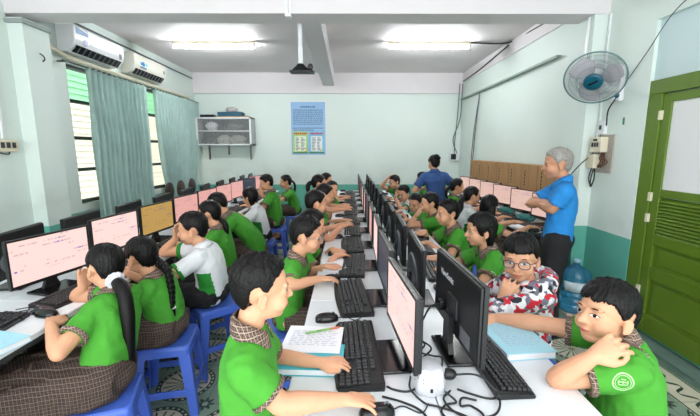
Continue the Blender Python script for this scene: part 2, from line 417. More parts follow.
def hand(bm, W, d, n, s, right, curl=.35, spread=.12, thumb_in=.3):
    d = V(d).normalized(); n = V(n); n = (n-d*n.dot(d)).normalized()
    sd = d.cross(n) if right else n.cross(d)            # towards the thumb
    # palm
    def P(a, b, c): return W+d*a*s+sd*b*s+n*c*s
    rings = []
    for a, w, t, off in ((-.012, .019, .016, 0), (.006, .024, .0165, 0), (.03, .031, .0155, .002), (.055, .0335, .0135, .001), (.071, .031, .010, 0)):
        rings.append([P(a, off+w*cos(2*pi*i/14), t*sin(2*pi*i/14)) for i in range(14)])
    loft(bm, rings)
    for b, l, dy in ((.0245, .060, .10), (.008, .067, .02), (-.0085, .062, -.05), (-.0245, .049, -.14)):
        base = P(.062, b, -.001); dirn = (d+sd*(dy+spread*(b/.025))).normalized(); p = [P(.045, b*.9, 0), base]; cur = base; ang = 0
        for q, f in ((.44, .6), (.31, 1.0), (.25, .8)):
            ang += curl*f; v = dirn*cos(ang)+n*sin(ang); cur = cur+v*l*q*s; p.append(cur)
        tube(bm, p, [.0075*s, .0082*s, .0078*s, .007*s, .006*s], 10)
    t0 = P(.010, .017, .004); t1 = P(.034, .040, .008+.006*thumb_in); t2 = P(.058, .048-.012*thumb_in, .010+.014*thumb_in); t3 = P(.078, .048-.024*thumb_in, .011+.02*thumb_in)
    tube(bm, [t0, t1, t2, t3], [.013*s, .0105*s, .009*s, .0068*s], 10)

def person(label, group, pel, yaw, head, hyaw, hpitch=0, hroll=0, seat=.42, s=1.0, k=1.0, slouch=.03, twist=0, lean_side=0,
           lh=None, rh=None, top='polo', bottom='shorts', hair='short', vox=.007, nb=None, skin=None, glasses=False, stand=False, fringe_top=.012,
           hairmat=None, tail=None, mouth=0, emblem=None, poleL=None, poleR=None, hs=None, sleeve=.62, female=False, iris_dir=(0, 0), shw=None):
    near = vox <= .0046; mid = vox <= .0062
    skin = skin or M_SKIN; hm = hairmat or M_HAIR; hs = hs or s
    base = V((pel[0], pel[1], 0)); T = Matrix.Translation(-base)
    root = thing('person', label, 'person', base, 0, group)
    def part(name, g, m, smooth=False, parent=None):
        if isinstance(g, bmesh.types.BMesh):
            me = bpy.data.meshes.new(name); bmesh.ops.recalc_face_normals(g, faces=g.faces); g.to_mesh(me); g.free()
        else: me = g
        me.transform(T)
        if smooth: me.polygons.foreach_set('use_smooth', [True]*len(me.polygons))
        return obj(name, me, m, parent or root)
    Z = V((0, 0, 1)); F = V((cos(yaw), sin(yaw), 0)); L = V((-sin(yaw), cos(yaw), 0))
    Fs = V((cos(yaw+twist), sin(yaw+twist), 0)); Ls = V((-sin(yaw+twist), cos(yaw+twist), 0))
    pz = seat if stand else seat+.085*s
    P0 = V((pel[0], pel[1], pz)); Hc = V(head)
    hf = V((cos(hyaw)*cos(hpitch), sin(hyaw)*cos(hpitch), sin(hpitch))); hl = Z.cross(hf).normalized(); hu = hf.cross(hl)
    if hroll:
        q = Matrix.Rotation(hroll, 3, hf); hl = q @ hl; hu = q @ hu
    fr = (hf, hl, hu, Hc)
    def H(x, y, z): return Hc+(hf*x+hl*y+hu*z)*k
    ntop = H(-.022, 0, -.07); N = Hc-(hu*.6+Z*.4)*.125*k-Fs*.03*k-hf*.012*k
    if nb: N = V(nb)
    Mid = (P0+N)/2-Fs*slouch
    def sp(t): return P0*(1-t)**2+Mid*2*t*(1-t)+N*t*t if t >= 0 else P0+(Mid-P0)*2*t
    def tan(t): return ((Mid-P0)*(1-t)+(N-Mid)*t).normalized()
    W = shw or .112*s
    def ring(t, a, b, n=24, sq=1.0):
        tt = tan(max(0, min(1, t))); sd = (L*(1-max(0, min(1, t)))+Ls*max(0, min(1, t)))
        sd = (sd-tt*sd.dot(tt)).normalized(); nn = sd.cross(tt)
        c = sp(t); o = []
        for i in range(n):
            ca, sa = cos(2*pi*i/n), sin(2*pi*i/n)
            e = .8
            ca = math.copysign(abs(ca)**e, ca); sa = math.copysign(abs(sa)**e, sa)
            o.append(c+sd*ca*a*s+nn*sa*b*s)
        return o
    prof = [(-.04, .128, .10), (.12, .124, .098), (.3, .118, .092), (.52, .126, .098), (.72, .134, .096), (.86, .122, .08), (.95, .08, .062), (1.0, .052, .05)]
    prof = [(t, a*.97, b*.80) for t, a, b in prof]
    if female: prof = [(-.04, .150, .11), (.12, .140, .10), (.35, .105, .085), (.55, .122, .10), (.72, .134, .11), (.86, .122, .08), (.95, .08, .06), (1.0, .05, .048)]
    # ---- arms
    arms = {}
    for side, spec, pole in ((1, lh, poleL), (-1, rh, poleR)):
        S = sp(.85)+Ls*side*W
        if spec is None: spec = dict(t=tuple(S+F*.16*s-Z*.36*s), d=tuple(F-Z*.5))
        Tg = V(spec['t']); d = spec.get('d'); u1, l1 = .235*s, .205*s
        d = V(d).normalized() if d is not None else ((Tg-S)*V((1, 1, 0))).normalized()
        Wr = Tg-d*.05*hs
        pole = pole or (Ls*side*.8-Z*.8-Fs*.25)
        E = V(spec['e']) if 'e' in spec else ik(S, Wr, u1, l1, pole)
        arms[side] = (S, E, Wr, d, V(spec.get('n', (0, 0, -1))), spec)
    # ---- legs
    legs = {}
    for side in (1, -1):
        hip = P0+L*side*.072*s-Z*.005
        if stand:
            sp_ = .085*s if not female else .07*s
            kn = V((hip.x, hip.y, 0))+L*side*.012+F*.03*s+Z*seat*.53; an = V((hip.x, hip.y, .085))+L*side*.02
        else:
            kn = hip+F*.35*s+L*side*.035*s+Z*.01; an = V((kn.x, kn.y, .075))-F*.05*s
        legs[side] = (hip, kn, an, an+F*.10*s-Z*.045)
    # ---- body
    bm = bmesh.new()
    loft(bm, [ring(t, a*.9, b*.9) for t, a, b in prof])
    tube(bm, [sp(.96), N, (N+ntop)/2, ntop], [.05*s, .047*k, .044*k, .046*k], 14)
    for side in (1, -1):
        S, E, Wr, d, n, spec = arms[side]
        tube(bm, [sp(.9)+Ls*side*.03*s, S, lerp(S, E, .3), lerp(S, E, .7), E], [.04*s, .044*s, .040*s, .036*s, .034*s], 12)
        tube(bm, [E, lerp(E, Wr, .25), lerp(E, Wr, .7), Wr, Wr+d*.012], [.034*s, .036*s, .028*s, .0215*s, .021*s], 12)
        if mid or spec.get('show', 1): hand(bm, Wr, d, n, hs, side < 0, spec.get('curl', .3), spec.get('spread', .12), spec.get('thumb', .3))
        hip, kn, an, toe = legs[side]
        tube(bm, [hip, lerp(hip, kn, .5), kn], [.078*s, .068*s, .052*s], 12)
        tube(bm, [kn, lerp(kn, an, .3), lerp(kn, an, .75), an], [.052*s, .05*s, .036*s, .033*s], 12)
        tube(bm, [an, lerp(an, toe, .5), toe], [.034*s, .034*s, (.038*s, .024*s)], 12)
    # head
    def he(c, r): ell(bm, H(*c), [q*k for q in r], (hf, hl, hu), 24, 16)
    he((-.012, 0, .028), (.088, .073, .078)); he((.018, 0, -.030), (.066, .058, .074)); he((.046, 0, -.080), (.026, .030, .022))
    he((.020, 0, -.066), (.052, .047, .036))
    for y in (-1, 1):
        he((.043, y*.034, -.040), (.032, .028, .032)); he((.060, y*.031, -.005), (.016, .018, .011)); he((.066, y*.026, .016), (.012, .026, .008))
        # ear
        he((-.010, y*.070, -.022), (.013, .008, .020))
        er = [H(-.010+.0145*cos(a)-.004*sin(a), y*(.0745+.003*(cos(a) < 0)), -.020+.0215*sin(a)+.003*cos(a)) for a in [R(q) for q in range(20, 300, 28)]]
        tube(bm, er, .0042*k, 8)
        he((-.002, y*.072, -.041), (.006, .006, .008))
        he((.082, y*.0105, -.032), (.008, .007, .0065))
    tube(bm, [H(.072, 0, .008), H(.081, 0, -.010), H(.0925, 0, -.029)], [.0075*k, .009*k, .0120*k], 10)
    he((.0785, 0, -.0555), (.009, .021, .0055)); he((.0765, 0, -.0645), (.009, .017, .0065))
    body = remesh(bm, vox, 3 if near else 2)
    tree = bvh(body)
    ob = part('body', body, skin, True)
    # ---- face
    def fp(name, outline, m, off=.0012, par=None, rings=3): part(name, patch(tree, Hc, hl*k, hu*k, -hf, outline, rings, off), m, True, par)
    for y in (-1, 1):
        cy, cz = y*.0305, -.004
        alm = [(cy+.0145*cos(a), cz+(.0062 if sin(a) > 0 else .0052)*sin(a)*(1-.25*abs(cos(a)))+y*.001*cos(a)) for a in [2*pi*i/16 for i in range(16)]]
        if mid:
            fp('eye', alm, M_SCLERA, .0014)
            ix, iz = iris_dir
            fp('iris', [(cy+ix+.0062*cos(a), cz+iz+max(-.0052, min(.0058, .0064*sin(a)))) for a in [2*pi*i/14 for i in range(14)]], M_IRIS, .0021, root.children[-1])
            lid = [(cy+.0165*cos(a), cz+.0068*sin(a)*(1-.2*abs(cos(a)))) for a in [pi*i/10 for i in range(11)]]
            lid2 = [(cy+.0145*cos(a), cz+.0050*sin(a)*(1-.2*abs(cos(a)))) for a in [pi*i/10 for i in range(10, -1, -1)]]
            b2 = bmesh.new()
            for (p0, p1), (q0, q1) in zip(zip(lid, lid[1:]), zip(lid2[::-1], lid2[::-1][1:])):
                vs = []
                for a, b in (p0, p1, q1, q0):
                    r = tree.ray_cast(Hc+hl*k*a+hu*k*b+hf*.2, -hf); vs.append(b2.verts.new((r[0] or Hc)+hf*.0026))
                b2.faces.new(vs)
            part('eyelash', b2, M_HAIR, True)
        else:
            fp('eye', [(cy+.0135*cos(a), cz+.0055*sin(a)) for a in [2*pi*i/10 for i in range(10)]], M_IRIS, .0015, None, 2)
        br = [(y*.0150, .0155), (y*.026, .0205), (y*.040, .0205), (y*.050, .0145), (y*.040, .0165), (y*.027, .0160)]
        fp('eyebrow', br, hm, .0014, None, 2)
    mz = -.060
    if mid or mouth:
        o2 = [(.0225*cos(a), mz+(.0055+mouth)*sin(a)*(1-.35*cos(a)**2)) for a in [2*pi*i/18 for i in range(18)]]
        fp('lips', o2, M_LIP, .0012)
        if mouth: fp('teeth', [(.017*cos(a), mz+.0035*sin(a)) for a in [2*pi*i/12 for i in range(12)]], M_SCLERA, .0022)
        elif near: fp('mouth_line', [(.022*cos(a), mz+.0006*sin(a)+.0008*cos(3*a)) for a in [2*pi*i/18 for i in range(18)]], M_HAIR, .0022, None, 1)
    # ---- hair
    hstyle = {'pony': 'tied', 'braid': 'tied', 'bun': 'tied', 'bob': 'long'}.get(hair, hair)
    sd = int(abs(Hc.x*977+Hc.y*331)) % 9999
    boys = hair in ('short', 'fringe', 'fade', 'sweep')
    hbm = hair_shell(fr, k, hstyle, sd, fringe_top if boys else .011, (.002 if hair == 'fade' else .007) if boys else .008, .007 if boys else 0, mid)
    if hair in ('long', 'bob'):
        ln = -.24 if hair == 'long' else -.12
        rr = []
        for i in range(9):
            t = i/8; z = lerp(.03, ln, t); w = interp([(0, .070), (.3, .084), (.7, .082), (1, .05)], t); dp = interp([(0, .06), (.4, .05), (1, .022)], t)
            c = Hc+hf*(-.035-.02*t)*k+hu*(.03*(1-t))*k+Z*(min(0, z))*k*t+hu*z*k*(1-t)*.5
            rr.append([c+hl*k*w*cos(2*pi*j/26)*(1+.05*sin(j*5))+hf*k*dp*sin(2*pi*j/26) for j in range(26)])
        loft(hbm, rr)
    hob = part('hair', hbm, hm, True)
    if hair == 'bun': 
        b2 = bmesh.new(); ell(b2, H(-.098, .005, .075), (.045*k, .045*k, .040*k), (hf, hl, hu)); ell(b2, H(-.105, -.02, .06), (.035*k, .03*k, .028*k)); part('hair_bun', b2, hm, True)
    if hair in ('pony', 'braid'):
        t = tail or {}
        r0 = H(*t.get('root', (-.105, 0, .0))); pts = t.get('pts') or [(-.05, 0, -.05), (-.06, 0, -.16), (-.04, 0, -.30)]
        path = spline([r0-(-hf*.02)]+[r0+F*p[0]*k+L*p[1]*k+Z*p[2]*k for p in pts], 7)
        b2 = bmesh.new(); n = len(path)
        if hair == 'pony':
            tube(b2, path, [t.get('r', .028)*k*interp([(0, .65), (.2, 1), (.6, 1.0), (.9, .7), (1, .25)], i/(n-1)) for i in range(n)], 14)
            for j in range(5):
                o = V((random.uniform(-1, 1), random.uniform(-1, 1), 0))*t.get('r', .028)*.6*k
                tube(b2, [p+o*interp([(0, .3), (1, 1)], i/(n-1)) for i, p in enumerate(path)], [t.get('r', .028)*.45*k*interp([(0, .65), (.2, 1), (.7, .9), (1, .2)], i/(n-1)) for i in range(n)], 8)
            part('ponytail', b2, hm, True)
        else:
            for i in range(0, n):
                q = i/(n-1); sgn = 1 if i % 2 else -1; rr = .021*k*(1 if q < .72 else .85)
                ell(b2, path[i]+L*sgn*.008*k, (rr*.85, rr, rr*1.25), None, 12, 8)
            ell(b2, path[-1]-Z*.05*k, (.016*k, .02*k, .06*k), None, 12, 8)
            part('braid', b2, hm, True)
            b3 = bmesh.new(); tube(b3, disc_ring(path[-1]-Z*.012*k, V((1, 0, 0)), V((0, 1, 0)), .017*k, .017*k, 15), .004*k, 6); part('hair_tie', b3, M_WHITE)
        if t.get('scrunchie'):
            b3 = bmesh.new(); ax = (path[2]-path[0]).normalized(); a, b, _ = frame(ax)
            for j in range(11):
                w = 2*pi*j/11; ell(b3, path[1]+(a*cos(w)+b*sin(w))*.026*k, (.019*k, .017*k, .018*k), None, 10, 8)
            part('scrunchie', b3, M_SCRUN, True)
        if t.get('clip'):
            b3 = bmesh.new()
            for j in range(5): ell(b3, H(*t['clip'])+(hf*cos(j*2*pi/5)+hu*sin(j*2*pi/5))*.010*k, (.008*k, .008*k, .008*k), None, 8, 6)
            part('hair_clip', b3, M_WHITE, True)
    # ---- glasses
    if glasses:
        gm, kind = glasses; b2 = bmesh.new()
        for y in (-1, 1):
            o = [H(.092-.10*abs(y*.033+.021*cos(a))**2*8*.1, y*.033+.0235*math.copysign(abs(cos(a))**.75, cos(a)), -.005+.0185*math.copysign(abs(sin(a))**.75, sin(a))) for a in [2*pi*i/22 for i in range(22)]]
            tube(b2, o+[o[0]], .0019*k, 6)
            tube(b2, [H(.088, y*.056, .002), H(.06, y*.076, .002), H(-.005, y*.080, .0)], .0018*k, 6)
        tube(b2, [H(.093, -.0105, .0), H(.0955, 0, .003), H(.093, .0105, .0)], .0018*k, 6)
        go = part('glasses', b2, gm)
        for y in (-1, 1):
            b3 = bmesh.new(); o = [H(.0915, y*.033+.0225*cos(a), -.005+.0178*sin(a)) for a in [2*pi*i/18 for i in range(18)]]
            f0 = [b3.verts.new(p) for p in o]; f1 = [b3.verts.new(p-hf*.0012) for p in o]
            b3.faces.new(f0); b3.faces.new(f1[::-1])
            for i in range(18): b3.faces.new((f0[i], f1[i], f1[(i+1) % 18], f0[(i+1) % 18]))
            part('glasses_lens', b3, M_LENS, False, go)
    # ---- shirt
    tm = {'polo': M_GREEN, 'white': M_WHITE_CLOTH, 'hood': M_HOOD, 'blue': M_BLUE_POLO, 'denim': M_DENIM}[top]
    bm = bmesh.new(); g = .010
    loft(bm, ([] if stand or bottom == 'skirt' else [ring(-.10, .140, .096)])+[ring(t, a+g+(.010 if t < .2 and not stand and bottom != 'skirt' else (.008 if .1 < t < .5 and bottom == 'skirt' else 0)), b+g+.004*(1-t)+(.006 if t < .5 and not stand else 0)) for t, a, b in prof[(1 if bottom == 'skirt' else 0):-1]]+[ring(1.0, .055, .052)])
    sl = .97 if top == 'hood' else sleeve
    for side in (1, -1):
        S, E, Wr, d, n, spec = arms[side]
        tube(bm, [sp(.9)+Ls*side*.035*s, S+Z*.004], [.052*s, .056*s], 14)
        if top == 'hood':
            tube(bm, [S, lerp(S, E, .4), E], [.058*s, .054*s, .050*s], 14)
            tube(bm, [E, lerp(E, Wr, .5), lerp(E, Wr, spec.get('cuff', .9))], [.050*s, .046*s, .036*s], 14)
        else:
            tube(bm, [S, lerp(S, E, sl*.5), lerp(S, E, sl)], [.056*s, .056*s, .058*s], 14, None, False)
    sh = remesh(bm, .007 if near else (.009 if mid else .011), 3, .0060, 18, sd % 17)
    strx = bvh(sh)
    mats = [tm]
    if top == 'white':
        mats.append(M_DKGREEN)
        for f in sh.polygons:
            q = f.center-sp(.45); yy = abs(q.dot(Ls)); ff = q.dot(Fs)
            ok = yy > .085*s and abs(ff) < .045*s+.08*max(0, -q.z) and q.z < .03*s
            for sd_ in (1, -1):
                A_, B_ = arms[sd_][0], arms[sd_][1]; tt_ = max(-.2, min(1.1, (f.center-A_).dot(B_-A_)/(B_-A_).length_squared))
                if (f.center-lerp(A_, B_, tt_)).length < .075*s: ok = False
            if ok: f.material_index = 1
    so = part('hoodie' if top == 'hood' else 'shirt', sh, mats, True)
    for side in (1, -1):
        S, E, Wr, d, n, spec = arms[side]
        if top in ('polo', 'white'):
            b2 = bmesh.new(); ax = (E-S).normalized(); a, b, _ = frame(ax); c0 = lerp(S, E, sl-.065); c1 = lerp(S, E, sl+.015)
            rr = [disc_ring(c0, a, b, .0605*s, .0605*s, 22), disc_ring(c1, a, b, .0615*s, .0615*s, 22), disc_ring(c1, a, b, .045*s, .045*s, 22), disc_ring(c0, a, b, .045*s, .045*s, 22)]
            loft(b2, rr+[rr[0]], cap=False)
            part('sleeve_cuff', b2, M_COLLAR if top == 'polo' else M_DKGREEN, True, so)
    if emblem:
        side, fwd, dn = emblem; S, E = arms[side][0], arms[side][1]
        o = lerp(S, E, dn)+Ls*0; dirn = (-Ls*side+Fs*fwd*-1).normalized(); a, b, _ = frame(dirn)
        b2 = ringpatch(strx, o, a, b, dirn, .024, .028); 
        for r0, r1 in ((.019, .021), (.0, .003)):
            t_ = ringpatch(strx, o, a, b, dirn, r0, r1); m_ = bpy.data.meshes.new('t'); t_.to_mesh(m_); t_.free(); b2.from_mesh(m_); bpy.data.meshes.remove(m_)
        for (x0, y0, x1, y1) in ((-.012, -.008, .012, -.005), (-.010, .0, .010, .003), (-.006, .007, .006, .010), (-.013, -.004, -.010, .006), (.010, -.004, .013, .006)):
            t_ = patch(strx, o, a, b, dirn, [(x0, y0), (x1, y0), (x1, y1), (x0, y1)], 2, .0015); m_ = bpy.data.meshes.new('t'); t_.to_mesh(m_); t_.free(); b2.from_mesh(m_); bpy.data.meshes.remove(m_)
        part('sleeve_emblem', b2, M_EMBLEM, False, so)
    # collar
    if top in ('polo', 'white', 'blue', 'denim'):
        cm = {'polo': M_COLLAR, 'white': M_WHITE_CLOTH, 'blue': M_BLUE_POLO, 'denim': M_DENIM}[top]
        b2 = bmesh.new(); nr = 34; ax = (ntop-sp(.95)).normalized(); sdv = (Ls-ax*Ls.dot(ax)).normalized(); fv = sdv.cross(ax)
        if fv.dot(Fs) < 0: fv = -fv
        cb = lerp(N, ntop, .12); rows = []
        for ri, (r, dz) in enumerate(((.050, .024), (.053, .028), (.062, .010), (.078, -.016))):
            row = []
            for i in range(nr+1):
                a = R(16)+(2*pi-R(32))*i/nr
                fr_ = max(0, cos(a)); rad = r*s*(1+.05*fr_)
                p = cb+fv*cos(a)*rad+sdv*sin(a)*rad*1.06+ax*(dz-.028*fr_*(.5+.5*fr_)-(.012*fr_ if ri == 3 else 0))*s
                if ri >= 2:
                    h = strx.find_nearest(p)
                    if h[0] is not None:
                        dd = (p-h[0]).dot(h[1])
                        if dd < .006 or ri == 3: p = h[0]+h[1]*(.0065 if ri == 3 else .008)
                row.append(b2.verts.new(p))
            rows.append(row)
        for A, B in zip(rows, rows[1:]):
            for i in range(nr): b2.faces.new((A[i], A[i+1], B[i+1], B[i]))
        bmesh.ops.recalc_face_normals(b2, faces=b2.faces)
        thicken(b2, .003)
        part('collar', b2, cm, True, so)
    if top == 'hood':
        b2 = bmesh.new()
        for q in range(14):
            a = R(40)+R(280)*q/13; ell(b2, N+Fs*cos(a)*.085*s+Ls*sin(a)*.10*s+Z*(.005-.02*cos(a))-Fs*.02, (.045*s, .045*s, .04*s), None, 12, 8)
        ell(b2, N-Fs*.11*s-Z*.03, (.06*s, .09*s, .06*s))
        part('hood', remesh(b2, .009, 4, .005, 14), M_HOOD, True, so)
    # ---- trousers, shorts, skirt
    bt = {'shorts': M_PLAID, 'skirt': M_PLAID, 'trousers': M_BLACK_CLOTH}[bottom]
    bm = bmesh.new()
    loft(bm, [ring(t, a, b) for t, a, b in (((-.12, .13, .10), (0, .142, .108), (.10, .136, .104), (.17, .128, .096)) if bottom == 'skirt' else ((-.16, .10, .08), (-.08, .132, .108), (.0, .130, .106), (.05, .12, .098)) if not stand else ((-.20, .10, .08), (-.10, .136, .098), (.06, .136, .094), (.12, .130, .088)))])
    ell(bm, P0-F*.01*s-Z*.005, (.100*s, .130*s, .085*s) if stand else (.115*s, .135*s, .085*s), (F, L, Z))
    for side in (1, -1):
        hip, kn, an, toe = legs[side]
        if bottom == 'trousers':
            tube(bm, [hip, lerp(hip, kn, .5), kn], [.092*s, .082*s, .068*s], 14); tube(bm, [kn, lerp(kn, an, .5), lerp(kn, an, .97)], [.068*s, .062*s, .056*s], 14, None, False)
        elif bottom == 'shorts':
            tube(bm, [hip, lerp(hip, kn, .5), lerp(hip, kn, .97)], [.092*s, .088*s, .084*s], 14, None, False)
    if bottom == 'skirt':
        ka = (legs[1][1]+legs[-1][1])/2; hp = (legs[1][0]+legs[-1][0])/2; dn = (ka-hp).normalized(); up = dn.cross(L)*-1 if dn.cross(L).z < 0 else dn.cross(L)
        rr = []
        for t, a, b, dz in ((-.25, .13, .07, 0), (0, 0.17, 0.122, -0.005), (0.4, 0.185, 0.11699999999999999, -0.01), (0.8, 0.2, 0.11699999999999999, -0.025), (1.12, 0.21, 0.11199999999999999, -0.03), (1.26, 0.195, 0.092, -0.05)):
            c = lerp(hp, ka, t)+Z*dz*s
            rr.append([c+L*s*a*math.copysign(abs(cos(2*pi*j/36))**.8, cos(2*pi*j/36))*(1+.03*sin(j*2.1))+up*s*b*math.copysign(abs(sin(2*pi*j/36))**.8, sin(2*pi*j/36))*(1+.06*sin(j*1.7+t*3)) for j in range(36)])
        loft(bm, rr)
    part(bottom, remesh(bm, .008 if near or mid else .011, 3, .007, 13, sd % 13), bt, True)
    for side in (1, -1):
        hip, kn, an, toe = legs[side]; b2 = bmesh.new()
        f = (toe-an)*V((1, 1, 0)); f = f.normalized(); sl_ = V((-f.y, f.x, 0)); rr = []
        for t, w, h in ((-.062, .018, .03), (-.05, .034, .065), (0, .037, .075), (.06, .04, .06), (.12, .042, .045), (.15, .034, .035), (.162, .015, .02)):
            c = V((an.x, an.y, 0))+f*t*s
            rr.append([c+sl_*cos(q)*w*s+Z*(h*s*.5+h*s*.5*sin(q)) for q in [2*pi*j/16 for j in range(16)]])
        loft(b2, rr); part('shoe', b2, M_SHOE, True)
    return root
M_SCRUN = mat('pastel_scrunchie', (206, 208, 236), .8, vary=.22, vscale=40)
M_LENS = mat('spectacle_lens', (225, 232, 236), .05, alpha=.06)
M_GL_DARK = mat('dark_spectacle_frame', (40, 38, 70), .3); M_GL_STEEL = mat('steel_spectacle_frame', (150, 156, 160), .3, .8)
# ---------------------------------------------------------------- the room (x: left -, right +; y: depth; z: up)
WL, WR, YB, ZC = -3.28, 2.45, 8.0, 3.13
struct('floor', bx(-3.8, 3.2, -1.2, 8.4, -.1, 0), M_FLOOR)
struct('ceiling', bx(-3.8, 3.2, -1.2, 8.4, ZC, ZC+.12), M_CEIL)
struct('wall_back', bx(WL-.3, WR+.3, YB, YB+.15, 0, ZC), M_WALL)
struct('trim_1', bx(WL, WR, YB-.05, YB, 2.71, ZC), M_BEAM)
bm = bx(WL-.18, WL, -1.2, 4.42, 0, ZC); bx(WL-.18, WL, 7.86, YB, 0, ZC, 0, bm); bx(WL-.18, WL, 4.42, 7.86, 0, .86, 0, bm); bx(WL-.18, WL, 4.42, 7.86, 2.53, ZC, 0, bm)
struct('wall_left', bm, M_WALL)
struct('trim_2', bx(WL, -3.12, -1.2, 3.54, 0, ZC), M_WALL)
bm = bx(WL, -2.98, 3.54, 3.84, 0, 2.72); struct('trim_3', bm, M_WALL)
bm = bx(WL, -2.955, 3.515, 3.87, 2.668, 2.705, .005); struct('trim_4', bm, mat('cap_cement', (150, 160, 158), .6))
# right wall: far part with its long ledge, pillar, near part, door
struct('wall_right', bx(WR, WR+.18, -1.2, YB, 0, ZC), M_WALL)
struct('trim_5', bx(WR-.02, WR, 3.9, YB-.05, 2.93, ZC), M_BEAM)
bm = bx(WR-.06, WR, 4.35, YB-.05, 2.57, 2.60, .004); struct('trim_6', bm, mat('ledge_paint', (150, 168, 160), .6))
bm = bx(2.27, WR, 3.54, 3.90, 0, ZC, .004); struct('trim_7', bm, M_WALL)
bm = bx(2.40, WR, 2.98, 3.54, 0, ZC); bx(2.40, WR, -1.2, 2.98, 2.52, ZC, 0, bm); struct('trim_8', bm, M_WALL)
struct('trim_9', bx(2.30, WR, -1.2, 2.98, 0, .02, .004), mat('curb_cement', (96, 120, 110), .7, vary=.15, vscale=9))
# beams
struct('trim_10', bx(-3.6, 2.46, 3.53, 3.80, 2.75, ZC, .004), M_BEAM)
struct('trim_11', bx(-.53, -.29, 3.80, YB-.05, 2.87, ZC, .004), M_BEAM)

# ---- left window
bm = bmesh.new()
X0, X1 = WL-.10, WL-.05
for y in (4.44, 5.29, 6.14, 6.99, 7.83): bx(X0, X1, y-.022, y+.022, .86, 2.53, 0, bm)
for z in (.885, 1.28, 1.67, 2.11, 2.505): bx(X0-.01, X1, 4.42, 7.86, z-.02, z+.02, 0, bm)
wf = struct('window_1', bm, M_FRAME)
M_LOUV = mat('frosted_louvre', (222, 218, 200), .6, trans=.85); M_LOUVG = mat('green_frosted_louvre', (160, 212, 172), .6, trans=.85)
for z0, z1, m in ((.9, 2.09, M_LOUV), (2.13, 2.49, M_LOUVG)):
    bm = bmesh.new(); z = z0+.04
    while z < z1:
        box(bm, (WL-.12, 6.14, z), (.006, 3.4, .088), Matrix.Rotation(R(20), 3, 'Y')); z += .075
    struct('window_louvre', bm, m, parent=wf)
# ---- curtains and rail
def curtain(y0, y1, label, tie=None):
    bm = bmesh.new(); ny, nz = 150, 26; g = []
    for i in range(nz+1):
        z = lerp(2.50, .55, i/nz); row = []; f = 1.0
        a, b = y0, y1
        if tie: 
            p = min(1, i/nz/.80); a = lerp(y0, y0+.22, p**2); b = lerp(y1, y1-.35, p**2)
            if i/nz > .80: a -= (i/nz-.8)*.3
        for j in range(ny+1):
            t = j/ny
            amp = .050+.022*noise.noise(V((t*9, y0, 0)))+.012*i/nz
            ph = t*2*pi*(y1-y0)/.105+1.2*noise.noise(V((t*5, z*.5, y0)))
            row.append(bm.verts.new((WL+.105+amp*sin(ph)*(1-.15*sin(i*.4)), lerp(a, b, t)+.012*sin(ph*2+1), z)))
        g.append(row)
    for A, B in zip(g, g[1:]):
        for j in range(ny): bm.faces.new((A[j], A[j+1], B[j+1], B[j]))
    bmesh.ops.recalc_face_normals(bm, faces=bm.faces)
    thicken(bm, .004)
    t = thing('curtain', label, 'curtain', (0, 0, 0), 0, 'curtains on the left windows')
    obj('curtain_cloth', bm, M_CURT, t, True)
    bm = bmesh.new()
    for j in range(int((y1-y0)/.10)):
        y = y0+.05+j*.10; tube(bm, disc_ring((WL+.10, y, 2.512), V((1, 0, 0)), V((0, 0, 1)), .017, .017, 10)+[V((WL+.117, y, 2.512))], .003, 5)
    obj('curtain_ring', bm, M_STEEL, t)
    return t
curtain(4.60, 5.86, 'pleated grey-green curtain hanging nearer, under the two air conditioners')
curtain(6.12, 7.88, 'pleated grey-green curtain hanging farther, in the back left corner', tie=True)
bm = bmesh.new(); tube(bm, [(WL+.10, 4.25, 2.512), (WL+.10, 7.95, 2.512)], .010, 8)
for y in (4.3, 6.25, 7.9): bx(WL, WL+.11, y-.01, y+.01, 2.505, 2.52, 0, bm)
tag(obj('curtain_rail', bm, M_DGREY), 'thin dark curtain rail along the top of the left windows', 'curtain rail')
